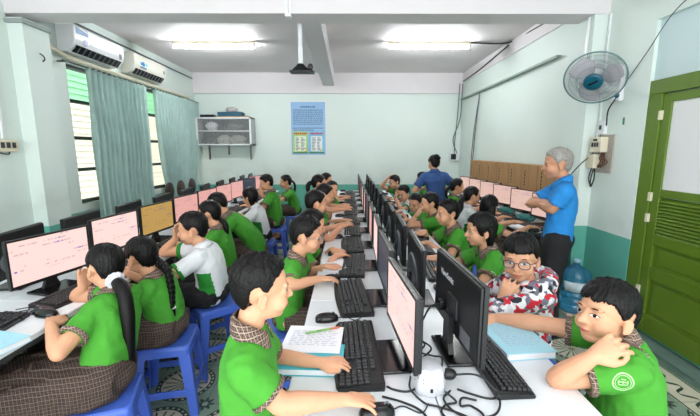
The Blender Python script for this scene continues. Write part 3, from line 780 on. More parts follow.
# ---- air conditioners
def aircon(y0, label, cream):
    w = .92; t = thing('air_conditioner', label, 'air conditioner', (WL, y0+w/2, 2.63), 0, 'wall air conditioners')
    m = M_CREAM2 if cream else M_WPL
    prof = [(0, .0), (.10, .0), (.155, .035), (.19, .085), (.205, .14), (.205, .27), (.195, .285), (0, .285)]
    bm = bmesh.new(); loft(bm, [[V((x, y, z)) for x, z in prof] for y in (-w/2, w/2)])
    bmesh.ops.bevel(bm, geom=[e for e in bm.edges], offset=.006, segments=2, affect='EDGES')
    obj('housing', bm, m, t)
    bm = bmesh.new(); box(bm, (.158, 0, .040), (.095, w*.88, .014), Matrix.Rotation(R(-50), 3, 'Y')); obj('air_outlet', bm, M_GLOSS, t)
    for j in range(9):
        bm = bmesh.new(); box(bm, (.163, -w*.38+j*w*.095, .036), (.08, .010, .020), Matrix.Rotation(R(-50), 3, 'Y')); obj('outlet_fin', bm, M_MGREY, t)
    if not cream:
        bm = bmesh.new(); loft(bm, [[V((.2065+.003*math.sin(pi*i/20), lerp(-w*.40, w*.42, i/20), lerp(.262, .20, (i/20)**.7)+q)) for q in (0, .014)] + [V((.2045, lerp(-w*.40, w*.42, i/20), lerp(.262, .20, (i/20)**.7)+q)) for q in (.014, 0)] for i in range(21)])
        obj('trim_strip', bm, mat('silver_strip', (250, 250, 252), .15, .2), t)
        bm = bx(.2055, .2065, -w*.46, -w*.24, .20, .268); obj('sticker', bm, mat('sticker_blue', (120, 150, 190), .5, vary=.3, vscale=60), t)
        bm = bmesh.new(); loft(bm, [disc_ring((x, -w*.30, .13), V((0, 1, 0)), V((0, 0, 1)), .040, .036, 20) for x in (.2055, .2068)]); obj('round_sticker', bm, mat('round_blue_sticker', (96, 110, 170), .4, vary=.25, vscale=50), t)
        bm = bx(.2055, .2065, w*.38, w*.44, .10, .17); obj('display', bm, M_MGREY, t)
    else:
        for c, r, q in ((-.30, .028, (60, 150, 200)), (-.24, .036, (30, 130, 190)), (-.15, .030, (110, 190, 220))):
            bm = bmesh.new(); loft(bm, [disc_ring((x, w*c, .17-.1*c*c), V((0, 1, 0)), V((0, 0, 1)), r, r*.9, 18) for x in (.2055, .2066+.0004*c)]); obj('sticker', bm, mat('sticker_%d' % q[0], q, .5), t)
        bm = bx(.2055, .2065, -w*.34, -w*.16, .10, .12); obj('sticker', bm, mat('sticker_teal', (40, 110, 130), .5), t)
        bm = bx(.2055, .2065, w*.40, w*.44, .14, .19); obj('display', bm, M_MGREY, t)
    # refrigerant pipe cover below
    return t
M_CREAM2 = mat('ivory_plastic', (228, 226, 214), .35)
aircon(4.32, 'white air conditioner nearer the camera with a bright curved strip and blue stickers', False)
aircon(5.48, 'ivory air conditioner farther along the left wall with round blue stickers', True)
bm = bmesh.new(); tube(bm, spline([(WL+.03, 3.9, 2.60), (WL+.05, 4.15, 2.62), (WL+.045, 4.5, 2.58), (WL+.045, 5.4, 2.575), (WL+.05, 6.5, 2.57), (WL+.04, 7.6, 2.57)], 6), .024, 8)
tag(obj('pipe', bm, M_CREAM), 'cream insulated pipe running under the air conditioners', 'pipe')
bm = bmesh.new(); tube(bm, spline([(WL+.02, 4.5, 3.02), (WL+.02, 6, 3.01), (WL+.02, 7.9, 3.0)], 4), .012, 6)
tag(obj('conduit', bm, M_MGREY), 'grey conduit along the top of the left wall', 'conduit')
bm = bmesh.new(); tube(bm, spline([(-2.99, 3.70, 2.45), (-2.95, 3.70, 2.42), (-2.94, 3.70, 2.39), (-2.96, 3.70, 2.37)], 5), .006, 6)
tag(obj('wall_hook', bm, M_DGREY), 'small dark hook near the top of the left pillar', 'hook')
# ---- switch box on the near left wall
t = thing('switch_box', 'cream socket and switch box on the left wall under a white conduit', 'switch box', (-3.12, 3.33, 1.56))
obj('box_body', bx(0, .05, -.10, .10, -.055, .055, .008), M_CREAM, t)
for i in range(3): obj('socket', bx(.05, .056, -.075+i*.055, -.04+i*.055, -.02, .03, .002), M_DGREY, t)
bm = bmesh.new(); tube(bm, spline([(.03, .02, -.055), (.04, 0, -.075), (.03, -.05, -.07), (.02, -.08, -.055)], 5), .006, 6); obj('wire_tail', bm, M_DGREY, t)
bm = bmesh.new(); bx(-3.12, -3.10, 3.32, 3.345, 1.62, 3.1, .004, bm); tag(obj('conduit', bm, M_WPL), 'white vertical conduit above the cream switch box', 'conduit')
# ---- ceiling lamps
def tube_light(x, y, label, tm=None):
    t = thing('fluorescent_lamp', label, 'ceiling lamp', (x, y, ZC), 0, 'fluorescent ceiling lamps')
    obj('lamp_body', bx(-.62, .62, -.028, .028, -.05, 0, .006), M_CREAM, t)
    for s in (-1, 1): obj('lamp_holder', bx(s*.61-.012, s*.61+.012, -.018, .018, -.105, -.045, .003), M_WPL, t)
    bm = bmesh.new(); tube(bm, [(-.595, 0, -.085), (.595, 0, -.085)], .014, 12, None, False); obj('lamp_tube', bm, tm or M_TUBE, t, True)
tube_light(-2.02, 5.75, 'lit fluorescent tube lamp on the left half of the ceiling')
tube_light(1.22, 5.75, 'lit fluorescent tube lamp on the right half of the ceiling')
tube_light(-2.02, 1.3, 'added unseen fill tube lamp on the near left ceiling', M_TUBE_FILL)  # dim out-of-view lamp added to brighten the near half of the room
tube_light(1.22, 1.3, 'added unseen fill tube lamp on the near right ceiling', M_TUBE_FILL)  # its twin on the right, likewise added as fill light
bm = bmesh.new(); tube(bm, spline([(1.86, 5.75, 3.115), (2.40, 5.75, 3.115), (2.43, 5.0, 3.08), (2.43, 4.2, 3.05), (2.42, 3.92, 3.02)], 5), .010, 6)
tube(bm, spline([(2.42, 5.75, 3.08), (2.42, 7.0, 2.98), (2.42, 7.9, 2.95)], 4), .012, 6)
tag(obj('ceiling_cable', bm, M_DGREY), 'dark cable along the ceiling edge to the right lamp', 'cable')
# ---- projector mount
t = thing('projector_mount', 'white projector pole with a black plate hanging below the beam', 'projector mount', (-.49, 3.92, 2.87))
bm = bmesh.new(); tube(bm, [(0, 0, 0), (0, 0, -.48)], .022, 12, None, False); obj('pole', bm, M_WPL, t)
obj('ceiling_plate', bx(-.06, .06, -.05, .05, -.018, 0, .003), M_STEEL, t)
bm = bmesh.new(); loft(bm, [disc_ring((0, 0, z), V((1, 0, 0)), V((0, 1, 0)), r, r*.8, 16) for z, r in ((-.47, .03), (-.50, .06), (-.535, .10), (-.545, .105))]); bx(-.11, .14, -.07, .07, -.560, -.545, .003, bm); obj('mount_plate', bm, M_BLACK, t)
bm = bmesh.new(); ell(bm, (.10, 0, -.50), (.03, .02, .035)); obj('tilt_knob', bm, M_DGREY, t)
bm = bmesh.new(); bx(-.575, -.545, 3.515, 3.54, 2.75, 3.1, .003, bm); bx(-.535, -.52, 3.52, 3.54, 2.75, 3.1, .003, bm); bx(-.575, -.52, 3.515, 3.60, 2.72, 2.75, .003, bm)
tag(obj('conduit', bm, M_WPL), 'white cable duct on the face of the beam by the projector pole', 'conduit')
# ---- wall cabinet
t = thing('wall_cabinet', 'white framed glass wall cabinet on the back wall', 'cabinet', (-2.58, YB, 1.62))
w, h, d = 1.14, .57, .34
bm = bmesh.new()
for z0, z1 in ((0, .03), (h-.03, h)): bx(-w/2, w/2, -d, -.01, z0, z1, .003, bm)
for x0 in (-w/2, w/2-.03): bx(x0, x0+.03, -d, -.01, 0, h, .003, bm)
bx(-w/2, w/2, -.03, -.01, 0, h, 0, bm)
obj('cabinet_body', bm, mat('cabinet_metal', (196, 198, 196), .4), t)
obj('shade_sheet', bx(-w/2+.03, w/2-.03, -.045, -.031, .03, h-.03), mat('painted_shade_grey', (86, 88, 86), .6, vary=.15), t)  # shade inside the cabinet put in as a dark-coloured sheet
obj('shelf', bx(-w/2+.03, w/2-.03, -d+.03, -.03, .29, .31), M_WHITE, t)
bm = bmesh.new()
for x0, x1 in ((-w/2, -w/2+.035), (w/2-.035, w/2)): bx(x0, x1, -d-.015, -d, 0, h, .003, bm)
for z0, z1 in ((0, .03), (h-.03, h)): bx(-w/2, w/2, -d-.015, -d, z0, z1, .003, bm)
fr_ = obj('door_frame', bm, M_WPL, t)
for x0, x1 in ((-w/2+.03, .02), (-.02, w/2-.03)): obj('glass_pane', bx(x0, x1, -d-.008, -d-.005, .03, h-.03), mat('cabinet_glass', (200, 205, 205), .05, alpha=.16), t)
bm = bmesh.new()
for x in (-w/2+.15, 0, w/2-.1): bx(x-.008, x+.008, -.10, -.02, -.30 if x else -.20, 0, 0, bm)
obj('bracket', bm, M_STEEL, t)
def lump(bm, c, r, seed, amp=.25, seg=20):
    b2 = bmesh.new(); bmesh.ops.create_icosphere(b2, subdivisions=4, radius=1)
    for v in b2.verts:
        n = v.co.normalized(); q = 1+amp*noise.noise(n*2.2+V((seed, 0, 0)))+amp*.5*noise.noise(n*5+V((0, seed, 0)))
        v.co = V(c)+V((n.x*r[0], n.y*r[1], max(-.9, n.z)*r[2]))*q
    tm = bpy.data.meshes.new('t'); b2.to_mesh(tm); b2.free(); bm.from_mesh(tm); bpy.data.meshes.remove(tm)
cz = 1.62
for (x, z, r, c, lb) in ((-2.86, .40, (.12, .09, .09), (214, 216, 218), 'crumpled white plastic bag on the upper shelf of the glass cabinet'), (-2.38, .385, (.22, .10, .08), (90, 92, 92), 'dark grey folded cloth on the right of the cabinet upper shelf'),
                       (-2.62, .115, (.15, .10, .10), (176, 172, 160), 'beige bag in the middle of the cabinet lower shelf'), (-2.32, .115, (.17, .10, .095), (158, 154, 146), 'greyish bag at the right of the cabinet lower shelf'), (-2.95, .10, (.13, .09, .08), (82, 84, 82), 'dark bag at the left of the cabinet lower shelf')):
    bm = bmesh.new(); lump(bm, (x, 7.79, cz+z), r, x*7, .22); tag(obj('bag', bm, mat('bag_%d' % c[2], c, .6, vary=.15, vscale=20), None, True), lb, 'bag', 'things inside the glass cabinet')
zt = cz+.572
tag(obj('flat_box', bx(-2.70, -2.20, 7.68, 7.92, zt+.022, zt+.11, .008), mat('teal_box', (36, 92, 112), .5)), 'teal flat box lying on top of the wall cabinet', 'box')
tag(obj('board', bx(-2.74, -2.05, 7.68, 7.96, zt, zt+.022, .003), mat('pale_wood', (176, 140, 104), .6, vary=.1)), 'pale wooden board under the teal box on the wall cabinet', 'board')
tag(obj('router', bx(-3.08, -2.79, 7.72, 7.9, zt, zt+.06, .01), M_BLACK), 'black flat device on top of the wall cabinet at left', 'router')
bm = bmesh.new(); lump(bm, (-2.44, 7.80, zt+.16), (.11, .07, .06), 4, .3); tag(obj('plastic_bag', bm, mat('pale_bag', (196, 190, 188), .5), None, True), 'crumpled pale plastic bag on top of the teal box', 'bag')
bm = bmesh.new()
for q in range(3): tube(bm, spline([(-3.12+q*.03, 7.8, zt+.0), (-3.2, 7.85, zt-.03), (-3.22+q*.02, 7.93, zt-.25), (-3.2, 7.95, zt-.5), (-3.16, 7.96, zt-.75)], 6), .006, 6)
tag(obj('cable', bm, M_DGREY), 'dark cables hanging down left of the wall cabinet', 'cable')
# ---- poster
t = thing('poster', 'pale blue notice poster with two coloured leaflets on the back wall', 'poster', (-.86, YB, 1.42))
w, h = .74, 1.12
obj('board', bx(-w/2-.02, w/2+.02, -.018, -.001, -.02, h+.02, .003), M_WHITE, t)
obj('sheet', bx(-w/2, w/2, -.022, -.018, 0, h), mat('poster_blue', (150, 190, 226), .6, vary=.03), t)
bm = bmesh.new(); rnd = random.Random(3)
for (z, n) in ((1.00, 1),)+tuple((.94-.042*i, 2) for i in range(11)):
    x = -w/2+.05 if n == 2 else -.16; xe = w/2-.05 if n == 2 else .16
    if n == 2 and abs(z-.61) < .03: continue
    while x < xe:
        l = rnd.uniform(.012, .05)
        if n == 2 and z < .56 and x > .1: break
        bx(x, min(x+l, xe), -.0232, -.022, z, z+.018 if n == 2 else z+.03, 0, bm); x += l+.012
obj('print', bm, mat('navy_print', (74, 96, 140), .7), t)
for x0, x1, c, c2 in ((-w/2+.03, -.012, (170, 206, 130), (226, 240, 214)), (.012, w/2-.03, (120, 190, 226), (232, 240, 236))):
    lf = obj('leaflet', bx(x0, x1, -.0235, -.022, .03, .50), mat('leaflet_%d' % c[0], c, .6, vary=.15, vscale=9), t)
    obj('leaflet_panel', bx(x0+.04, x1-.04, -.0245, -.0235, .08, .40), mat('leaflet_in_%d' % c2[0], c2, .6), lf)
    bm = bmesh.new()
    for i in range(9):
        bx(x0+.06, x0+.06+rnd.uniform(.05, .09), -.0252, -.0245, .10+i*.032, .115+i*.032, 0, bm); bx(x1-.15, x1-.15+rnd.uniform(.04, .09), -.0252, -.0245, .10+i*.032, .115+i*.032, 0, bm)
    obj('print', bm, mat('grey_print', (120, 110, 140), .7), lf)
    bm = bmesh.new(); x = x0+.03
    while x < x1-.04:
        l = rnd.uniform(.02, .04); bx(x, x+l, -.0252, -.0235, .435, .475, 0, bm); x += l+.012
    obj('title', bm, mat('red_print', (206, 44, 56), .7), lf)
    bm = bx(x0, x1, -.0248, -.0235, .03, .06); obj('strip', bm, mat('leaf_strip', (50, 120, 70), .6), lf)
    bm = bmesh.new()
    for i in range(5): ell(bm, (rnd.uniform(x0+.03, x1-.03), -.0245, rnd.uniform(.06, .14)), (.014, .001, .016), None, 8, 6)
    obj('flower', bm, mat('flower_%d' % c[2], (226, 120, 60) if c[0] > 150 else (240, 210, 60), .6), lf)

# ---- green door with louvres (right wall, near)
bm = bmesh.new()
DX = 2.43
bx(2.405, 2.47, 2.85, 2.979, .03, 1.949, .004, bm); bx(2.405, 2.47, 1.35, 2.979, 1.95, 2.06, .004, bm); bx(2.405, 2.47, 1.35, 1.42, .03, 1.949, .004, bm)
d1 = struct('door_1', bm, M_DOOR)
def leaf(y0, y1):
    bm = bmesh.new(); st = .075
    for a, b in ((y0, y0+st), (y1-st, y1)): bx(2.415, 2.452, a, b, .05, 1.94, .003, bm)
    for a, b in ((.05, .20), (.50, .60), (.78, .86), (1.16, 1.22), (1.88, 1.94)): bx(2.416, 2.452, y0+st, y1-st, a, b, .003, bm)
    bx(2.436, 2.449, y0, y1, .05, .84, 0, bm)
    for a, b in ((.23, .47), (.63, .75)): bx(2.427, 2.44, y0+st+.04, y1-st-.04, a, b, .006, bm)
    lf = struct('door_leaf', bm, M_DOOR, parent=d1)
    bm = bmesh.new(); z = .875
    while z < 1.15: box(bm, (2.434, (y0+y1)/2, z), (.045, y1-y0-2*st, .006), Matrix.Rotation(R(-42), 3, 'Y')); z += .026
    struct('louvre', bm, M_DOOR, parent=d1)
    struct('door_panel', bx(2.43, 2.444, y0+st-.01, y1-st+.01, 1.21, 1.89), mat('pale_door_panel', (226, 226, 226), .5, vary=.03), parent=d1)
    return lf
leaf(2.14, 2.845); leaf(1.43, 2.135)
bm = bmesh.new()
for z in (.35, .95, 1.12, 1.75): bx(2.398, 2.42, 2.83, 2.86, z, z+.07, .003, bm)
struct('door_hinge', bm, M_CREAM, parent=d1)
struct('transom', bx(2.43, 2.449, -1.2, 2.98, 2.05, 2.52), mat('transom_paint', (196, 216, 218), .5), parent=d1)
# ---- wall fan
FC = V((2.02, 3.08, 2.10)); fd = V((-.527, -.628, -.574)).normalized(); fa, fb, _ = frame(fd)
fan = thing('wall_fan', 'wall fan with a teal hub and round wire grille on the right pillar', 'fan', FC)
def fring(r, x): return [q for q in disc_ring(fd*x, fa, fb, r, r, 48)]
bm = bmesh.new()
for r, x, q in ((.220, .0, .006),): p = fring(r, x); tube(bm, p+[p[0]], q, 8)
obj('grille_rim', bm, mat('rim_grey_green', (92, 128, 128), .35), fan, True)
for nm, sg in (('front_grille', 1), ('rear_grille', -1)):
    bm = bmesh.new()
    for i in range(84):
        a = 2*pi*i/84; dd = fa*cos(a)+fb*sin(a); a2 = fa*cos(a+.35)+fb*sin(a+.35)
        tube(bm, [dd*.218, (dd*.7+a2*.3)*.165+fd*sg*.045, a2*.11+fd*sg*.06, a2*.06+fd*sg*.062], .0013, 4)
    for r, x in ((.175, .042), (.12, .058)): p = fring(r, x*sg); tube(bm, p+[p[0]], .0016, 5)
    obj(nm, bm, M_WIRE, fan)
bm = bmesh.new(); loft(bm, [fring(r, x) for r, x in ((.055, .05), (.070, .056), (.068, .068), (.05, .074), (.01, .076))]); obj('hub_cap', bm, M_TEALHUB, fan, True)
bm = bmesh.new(); c = fd*.077; u = (fa+fb*.5).normalized(); v = fd.cross(u); loft(bm, [[c+u*a*.035+v*b*.007+fd*q for a, b in ((-1, -1), (1, -1), (1, 1), (-1, 1))] for q in (0, .003)]); obj('hub_mark', bm, M_GLOSS, fan)
for k in range(3):
    bm = bmesh.new(); rows = []
    for i in range(10):
        r = lerp(.04, .195, i/9); w = .34+.38*sin(pi*min(1, i/9*.9+.12)); row = []
        for j in range(9):
            a = 2*pi*k/3+w*(j/8*2-1)*.98+r*1.5; row.append((fa*cos(a)+fb*sin(a))*r+fd*(.022*(j/4-1)))
        rows.append([bm.verts.new(p) for p in row])
    for A, B in zip(rows, rows[1:]):
        for j in range(8): bm.faces.new((A[j], A[j+1], B[j+1], B[j]))
    bmesh.ops.recalc_face_normals(bm, faces=bm.faces); thicken(bm, .003)
    obj('fan_blade', bm, M_FANW, fan, True)
bm = bmesh.new(); tube(bm, [-fd*.05, -fd*.09, -fd*.17], [.055, .062, .045], 18); obj('motor_housing', bm, M_WPL, fan, True)
bm = bmesh.new(); tube(bm, [-fd*.15-V((0, 0, .03)), V((.24, .17, -.06)), V((.335, .20, -.05))], [.022, .024, .028], 12); obj('arm', bm, M_WPL, fan, True)
bm = bx(.33, .379, .15, .27, -.16, .14, .02); obj('wall_bracket', bm, M_WPL, fan)
bm = bmesh.new(); ell(bm, (.325, .17, -.11), (.018, .018, .022)); obj('control_knob', bm, M_TEALHUB, fan)
bm = bmesh.new(); tube(bm, spline([(2.36, 3.25, 2.0), (2.34, 3.33, 1.88), (2.385, 3.40, 1.76), (2.39, 3.42, 1.72)], 8), .006, 6)
tag(obj('fan_cord', bm, M_DGREY), 'dark cord hanging from the wall fan to the wall switch', 'cord')
bm = bmesh.new(); tube(bm, spline([(2.39, 3.20, 2.12), (2.385, 3.02, 2.30), (2.36, 2.80, 2.5), (2.38, 2.6, 2.62)], 8), .004, 6)
tag(obj('wire', bm, M_MGREY), 'thin wire running from the fan up to the door lintel', 'wire')
bm = bx(2.255, 2.27, 3.60, 3.62, 2.1, 2.75, .002); bx(2.385, 2.40, 3.50, 3.52, 1.55, 2.75, .002, bm); tag(obj('conduit', bm, M_WPL), 'white conduit down the right pillar behind the fan', 'conduit')
# ---- breaker boxes
t = thing('breaker_panel', 'grey board with cream breaker boxes on the right pillar', 'electrical panel', (2.40, 3.41, 1.33))
obj('mounting_board', bx(-.014, 0, -.13, .13, -.02, .33, .002), mat('bare_board', (172, 166, 156), .8, vary=.15, vscale=30), t)
obj('breaker_box', bx(-.085, -.014, -.06, .09, .17, .31, .006), M_CREAM, t); obj('breaker_box', bx(-.085, -.014, .01, .12, .02, .15, .006), M_CREAM, t)
bm = bmesh.new()
for i in range(4): tube(bm, spline([(-.03, -.05+.012*i, .17), (-.05, -.08+.02*i, .12), (-.035, -.10+.03*i, .08), (-.05, -.04+.02*i, .03)], 6), .0055, 6)
obj('wires', bm, mat('copper_brown', (96, 64, 50), .5), t)
for i in range(3): obj('switch_lever', bx(-.095, -.085, -.035+i*.035, -.018+i*.035, .22, .26, .002), M_DGREY, t)
obj('knob', bx(-.097, -.085, -.01, .03, .275, .295, .003), M_DGREY, t)
bm = bmesh.new()
for i in range(2): tube(bm, spline([(-.05, .08-.03*i, .02), (-.06, .09-.03*i, -.08), (-.055, .06, -.14-.02*i), (-.05, .03, -.08), (-.04, .05, .02)], 7), .006, 6)
obj('cable_loop', bm, M_BLACK, t)
t = thing('wall_switch', 'small white switch above the breaker panel', 'switch', (2.40, 3.44, 1.73))
obj('switch_plate', bx(-.03, 0, -.035, .035, -.06, .06, .004), M_WPL, t); obj('switch_toggle', bx(-.036, -.03, .0, .03, -.02, .02, .002), M_DGREY, t)
bm = bmesh.new(); tube(bm, spline([(2.385, 3.46, 1.66), (2.36, 3.5, 1.5), (2.26, 3.53, 1.38), (2.24, 3.7, 1.22), (2.30, 3.93, 1.12)], 8), .005, 6); tag(obj('wire', bm, M_DGREY), 'thin wire looping left from the switch down the right pillar', 'wire')
bm = bmesh.new(); bx(2.392, 2.40, 3.20, 3.215, 1.74, 1.80, .002, bm); tag(obj('wall_plug', bm, mat('green_tape', (30, 130, 96), .5)), 'small green tape mark on the right pillar', 'tape')
# corner sockets and wires at the back
bm = bmesh.new()
for x, q in ((2.36, 0), (2.42, .1)): tube(bm, spline([(x, 7.92, 2.9), (x-.02, 7.93, 2.2), (x-.05-q, 7.93, 1.75), (x-.05, 7.93, 1.45)], 6), .010, 6)
for q in (0, .08): tube(bm, spline([(2.43, 6.9, 2.55), (2.42-q*.3, 7.0, 1.9), (2.41, 7.05+q, 1.2), (2.41, 7.1, .8)], 6), .009, 6)
tag(obj('hanging_wires', bm, M_MGREY), 'grey wires hanging down the back right corner', 'wires')
t = thing('wall_socket', 'black and white socket low in the back right corner', 'socket', (2.32, 7.97, 1.38))
obj('socket_plate', bx(-.10, .10, -.04, .03, -.09, .09, .006), M_WPL, t); obj('socket_face', bx(-.08, .03, -.05, -.04, -.06, .06, .003), M_BLACK, t)
# ---- water bottle
t = thing('water_bottle', 'large blue water bottle standing on the floor behind the right boy', 'water bottle', (2.165, 3.28, 0))
bm = bmesh.new(); pr = [(.02, 0), (.12, .002), (.133, .02)]
for i in range(5): z = .04+i*.058; pr += [(.134, z), (.134, z+.035), (.127, z+.044), (.127, z+.050)]
pr += [(.134, .335), (.128, .375), (.10, .41), (.05, .435), (.030, .445), (.028, .475)]
lathe(bm, pr, 32); obj('bottle_body', bm, M_WATER, t, True)
bm = bmesh.new(); lathe(bm, [(.02, .47), (.034, .472), (.034, .502), (.03, .506), (.005, .506)], 20); obj('bottle_cap', bm, mat('pale_cap', (150, 190, 210), .4), t, True)
bm = bmesh.new(); nl = 14; rows = [[V((.1352*cos(a), .1352*sin(a), z)) for a in [R(195+i*9) for i in range(nl)]] for z in (.22, .31)]
loft(bm, rows, cap=False, closed=False); thicken(bm, .001); obj('bottle_label', bm, mat('bottle_label', (190, 214, 236), .5, vary=.25, vscale=25), t, True)
# ---- cartons along the right wall
cy = [4.12, 4.52, 4.92, 5.32, 5.72, 6.12, 6.52]
c0 = thing('carton', '', 'box', (0, 0, 0), 0, 'cartons standing along the right wall')
obj('carton_body', bx(-.07, .07, -.198, .198, 0, .60, .004), M_CARD, c0)
obj('flap_seam', bx(-.0715, -.07, -.004, .004, 0, .60), mat('seam_tape', (142, 106, 66), .7), c0)
bm = bmesh.new(); rnd = random.Random(5)
for yy in (.10,):
    z = .33
    while z < .53: l = rnd.uniform(.01, .035); bx(-.0715, -.07, yy, yy+.022, z, z+l, 0, bm); z += l+.012
obj('print', bm, M_PRINT, c0)
ordw = ['nearest', 'second', 'third', 'fourth', 'fifth', 'sixth', 'seventh', 'eighth', 'ninth', 'tenth', 'eleventh', 'twelfth']
for i, y in enumerate(cy):
    lb = 'brown cardboard carton standing by the right wall, %s from the standing man' % ordw[i]
    if i == 0: c0.location = (2.34, y, .74); c0['label'] = lb
    else: dup(c0, (2.34+random.uniform(-.01, .01), y, .74), R(random.uniform(-2, 2)), lb)

# ---------------------------------------------------------------- desks
dk = thing('computer_desk', '', 'desk')
LX, LY = .476, 1.046
obj('tabletop', bx(-LX/2, LX/2, -LY/2, LY/2, .715, .74, .003), [M_TABLE], dk)
obj('edge_band', bx(-LX/2+.006, LX/2-.006, -LY/2+.006, LY/2-.006, .690, .7155), M_EDGE, dk)
for a in (-1, 1):
    for b in (-1, 1): obj('leg', bx(a*(LX/2-.04)-.014, a*(LX/2-.04)+.014, b*(LY/2-.04)-.014, b*(LY/2-.04)+.014, 0, .69), M_STEEL, dk)
obj('frame', bx(LX/2-.05, LX/2-.03, -LY/2+.055, LY/2-.055, .12, .15), M_STEEL, dk)
obj('back_panel', bx(LX/2-.020, LX/2-.006, -LY/2+.02, LY/2-.02, .30, .69), M_EDGE, dk)
first = True
def desk(x, y, rz, lb, g):
    global first
    if first: dk.location = (x, y, 0); dk.rotation_euler = (0, 0, rz); dk['label'] = lb; dk['group'] = g; first = False
    else: dup(dk, (x, y, 0), rz, lb, g)
DY = [.75+.525+1.05*i for i in range(6)]
for i, y in enumerate(DY):
    desk(.04, y, 0, 'white desk on the left side of the centre table, %s from the near end' % ordw[i], 'centre table desks')
    desk(.52, y, pi, 'white desk on the right side of the centre table, %s from the near end' % ordw[i], 'centre table desks')
    desk(-1.59, y, pi, 'white desk on the aisle side of the left table, %s from the near end' % ordw[i], 'left table desks')
    desk(-2.07, y, 0, 'white desk on the window side of the left table, %s from the near end' % ordw[i], 'left table desks')
for i, y in enumerate((3.98, 5.03, 6.08)):
    desk(1.95, y, 0, 'white desk along the right wall, %s from the standing man' % ordw[i], 'right wall desks')
    desk(2.432-.02, y, 0, 'x', 'right wall desks') if False else None
# narrow shelf bench that carries the cartons
bm = bmesh.new(); bx(2.20, 2.44, 3.91, 6.76, .70, .738, .003, bm)
for y in (3.95, 5.05, 6.66): bx(2.22, 2.42, y-.02, y+.02, 0, .70, 0, bm)
tag(obj('wall_bench', bm, M_EDGE), 'narrow dark bench along the right wall under the cartons', 'bench')

# ---------------------------------------------------------------- monitors
PW, PH = .45, .258
def make_monitor(smat, hump=True):
    t = thing('monitor', '', 'monitor')
    zb, zt = .070, .070+PH; cz = (zb+zt)/2
    bm = bmesh.new(); b = .011
    for y0, y1, z0, z1 in ((-PW/2, -PW/2+b, zb, zt), (PW/2-b, PW/2, zb, zt), (-PW/2+b, PW/2-b, zt-b, zt), (-PW/2+b, PW/2-b, zb, zb+.017)): bx(-.012, .004, y0, y1, z0, z1, .0015, bm)
    obj('bezel', bm, M_BLACK, t)
    sc = obj('screen', bx(-.006, .001, -PW/2+b, PW/2-b, -PH/2+.017, PH/2-b), smat, t, False, (0, 0, cz))
    obj('back_shell', bx(-.024, -.010, -PW/2+.002, PW/2-.002, zb+.002, zt-.002, .006), M_BLACK, t)
    if hump:
        bm = bmesh.new(); loft(bm, [disc_ring((x, 0, cz-.035), V((0, 1, 0)), V((0, 0, 1)), r, r*.55, 32) for x, r in ((-.020, .155), (-.028, .150), (-.034, .135), (-.036, .12))]); obj('back_cover', bm, M_MGREY, t, True)
    bm = bmesh.new(); loft(bm, [[V((x, s*w, z)) for x, s in ((-.05, -1), (-.03, -1), (-.03, 1), (-.05, 1))] for z, w in ((.008, .05), (.05, .032), (.14, .030), (.16, .03))]); obj('stand_neck', bm, M_BLACK, t)
    bm = bmesh.new(); box(bm, (.005, 0, .008), (.16, .22, .014), None, .006); obj('stand_base', bm, M_GLOSS, t)
    return t
mon = {k: make_monitor(m) for k, m in (('pink', S_PINK), ('rose', S_ROSE), ('tan', S_TAN), ('pale', S_PALE), ('dim', S_DIM))}
used = {}
def monitor(kind, x, y, rz, lb, g):
    if kind not in used: r = mon[kind]; r.location = (x, y, .74); r.rotation_euler = (0, 0, rz); r['label'] = lb; r['group'] = g; used[kind] = r
    else: r = dup(mon[kind], (x, y, .74), rz, lb, g)
    return r
# centre table, left side (screens face -x)
kinds = ['pink', 'dim', 'pink', 'rose', 'dim', 'rose', 'pink', 'rose', 'dim', 'rose', 'pink']
CY = [1.27+.545*i for i in range(11)]
for i, y in enumerate(CY):
    monitor(kinds[i], .192 if i == 0 else .185, y, pi+R(5 if i == 0 else (2 if i == 1 else -1)), '%s monitor facing left on the centre table, %s from the near end' % ({'pink': 'pink lit', 'rose': 'rose lit', 'dim': 'dark screened'}[kinds[i]], ordw[i]), 'centre table monitors facing left')
# left table, aisle side (screens face +x)
lk = ['pink', 'pink', 'tan', 'rose', 'rose', 'rose', 'rose', 'dim', 'rose']
LYs = [1.97+.57*i for i in range(9)]
for i, y in enumerate(LYs):
    monitor(lk[i], -1.66, y, R(-13 if i == 0 else (-6 if i < 7 else -20)), '%s monitor on the aisle side of the left table, %s from the near end' % ({'pink': 'pink lit', 'rose': 'rose lit', 'tan': 'tan lit', 'dim': 'dark screened'}[lk[i]], ordw[i]), 'left table monitors facing the aisle')
for i, y in enumerate([1.62+.57*i for i in range(10)]):
    if i == 0: y = 1.66
    monitor('dim', -1.93, y+.38, pi+R(8), 'black backed monitor facing the windows on the left table, %s from the near end' % ordw[i], 'left table monitors facing the windows')
# right wall row
for i, (y, a) in enumerate(((3.68, 35), (4.18, 38), (4.72, 38), (5.22, 38), (5.72, 38), (6.2, 38))):
    monitor('pale', 2.06, y, pi+R(a-22), 'pale pink lit monitor before the cartons at the right wall, %s from the standing man' % ordw[i], 'monitors along the right wall')
# centre table, right side (backs towards the camera)
def dark_back(x, y, rz, lb): return monitor('dim', x, y, rz, lb, 'centre table monitors facing right')
for i, y in enumerate(CY[1:], 1): dark_back(.362, y, R(-2), 'black backed monitor facing right on the centre table, %s from the near end' % ordw[i])
big = make_monitor(S_DIM, False); big.location = (.428, 1.31, .74); big.rotation_euler = (0, 0, R(3)); big['label'] = 'nearest black monitor with a maker name on its back, seen from behind'; big['group'] = 'centre table monitors facing right'
for ch in big.children:
    if ch.name.split('.')[0] in ('bezel', 'back_shell', 'screen'): ch.scale = (1, 1.06, 1.08)
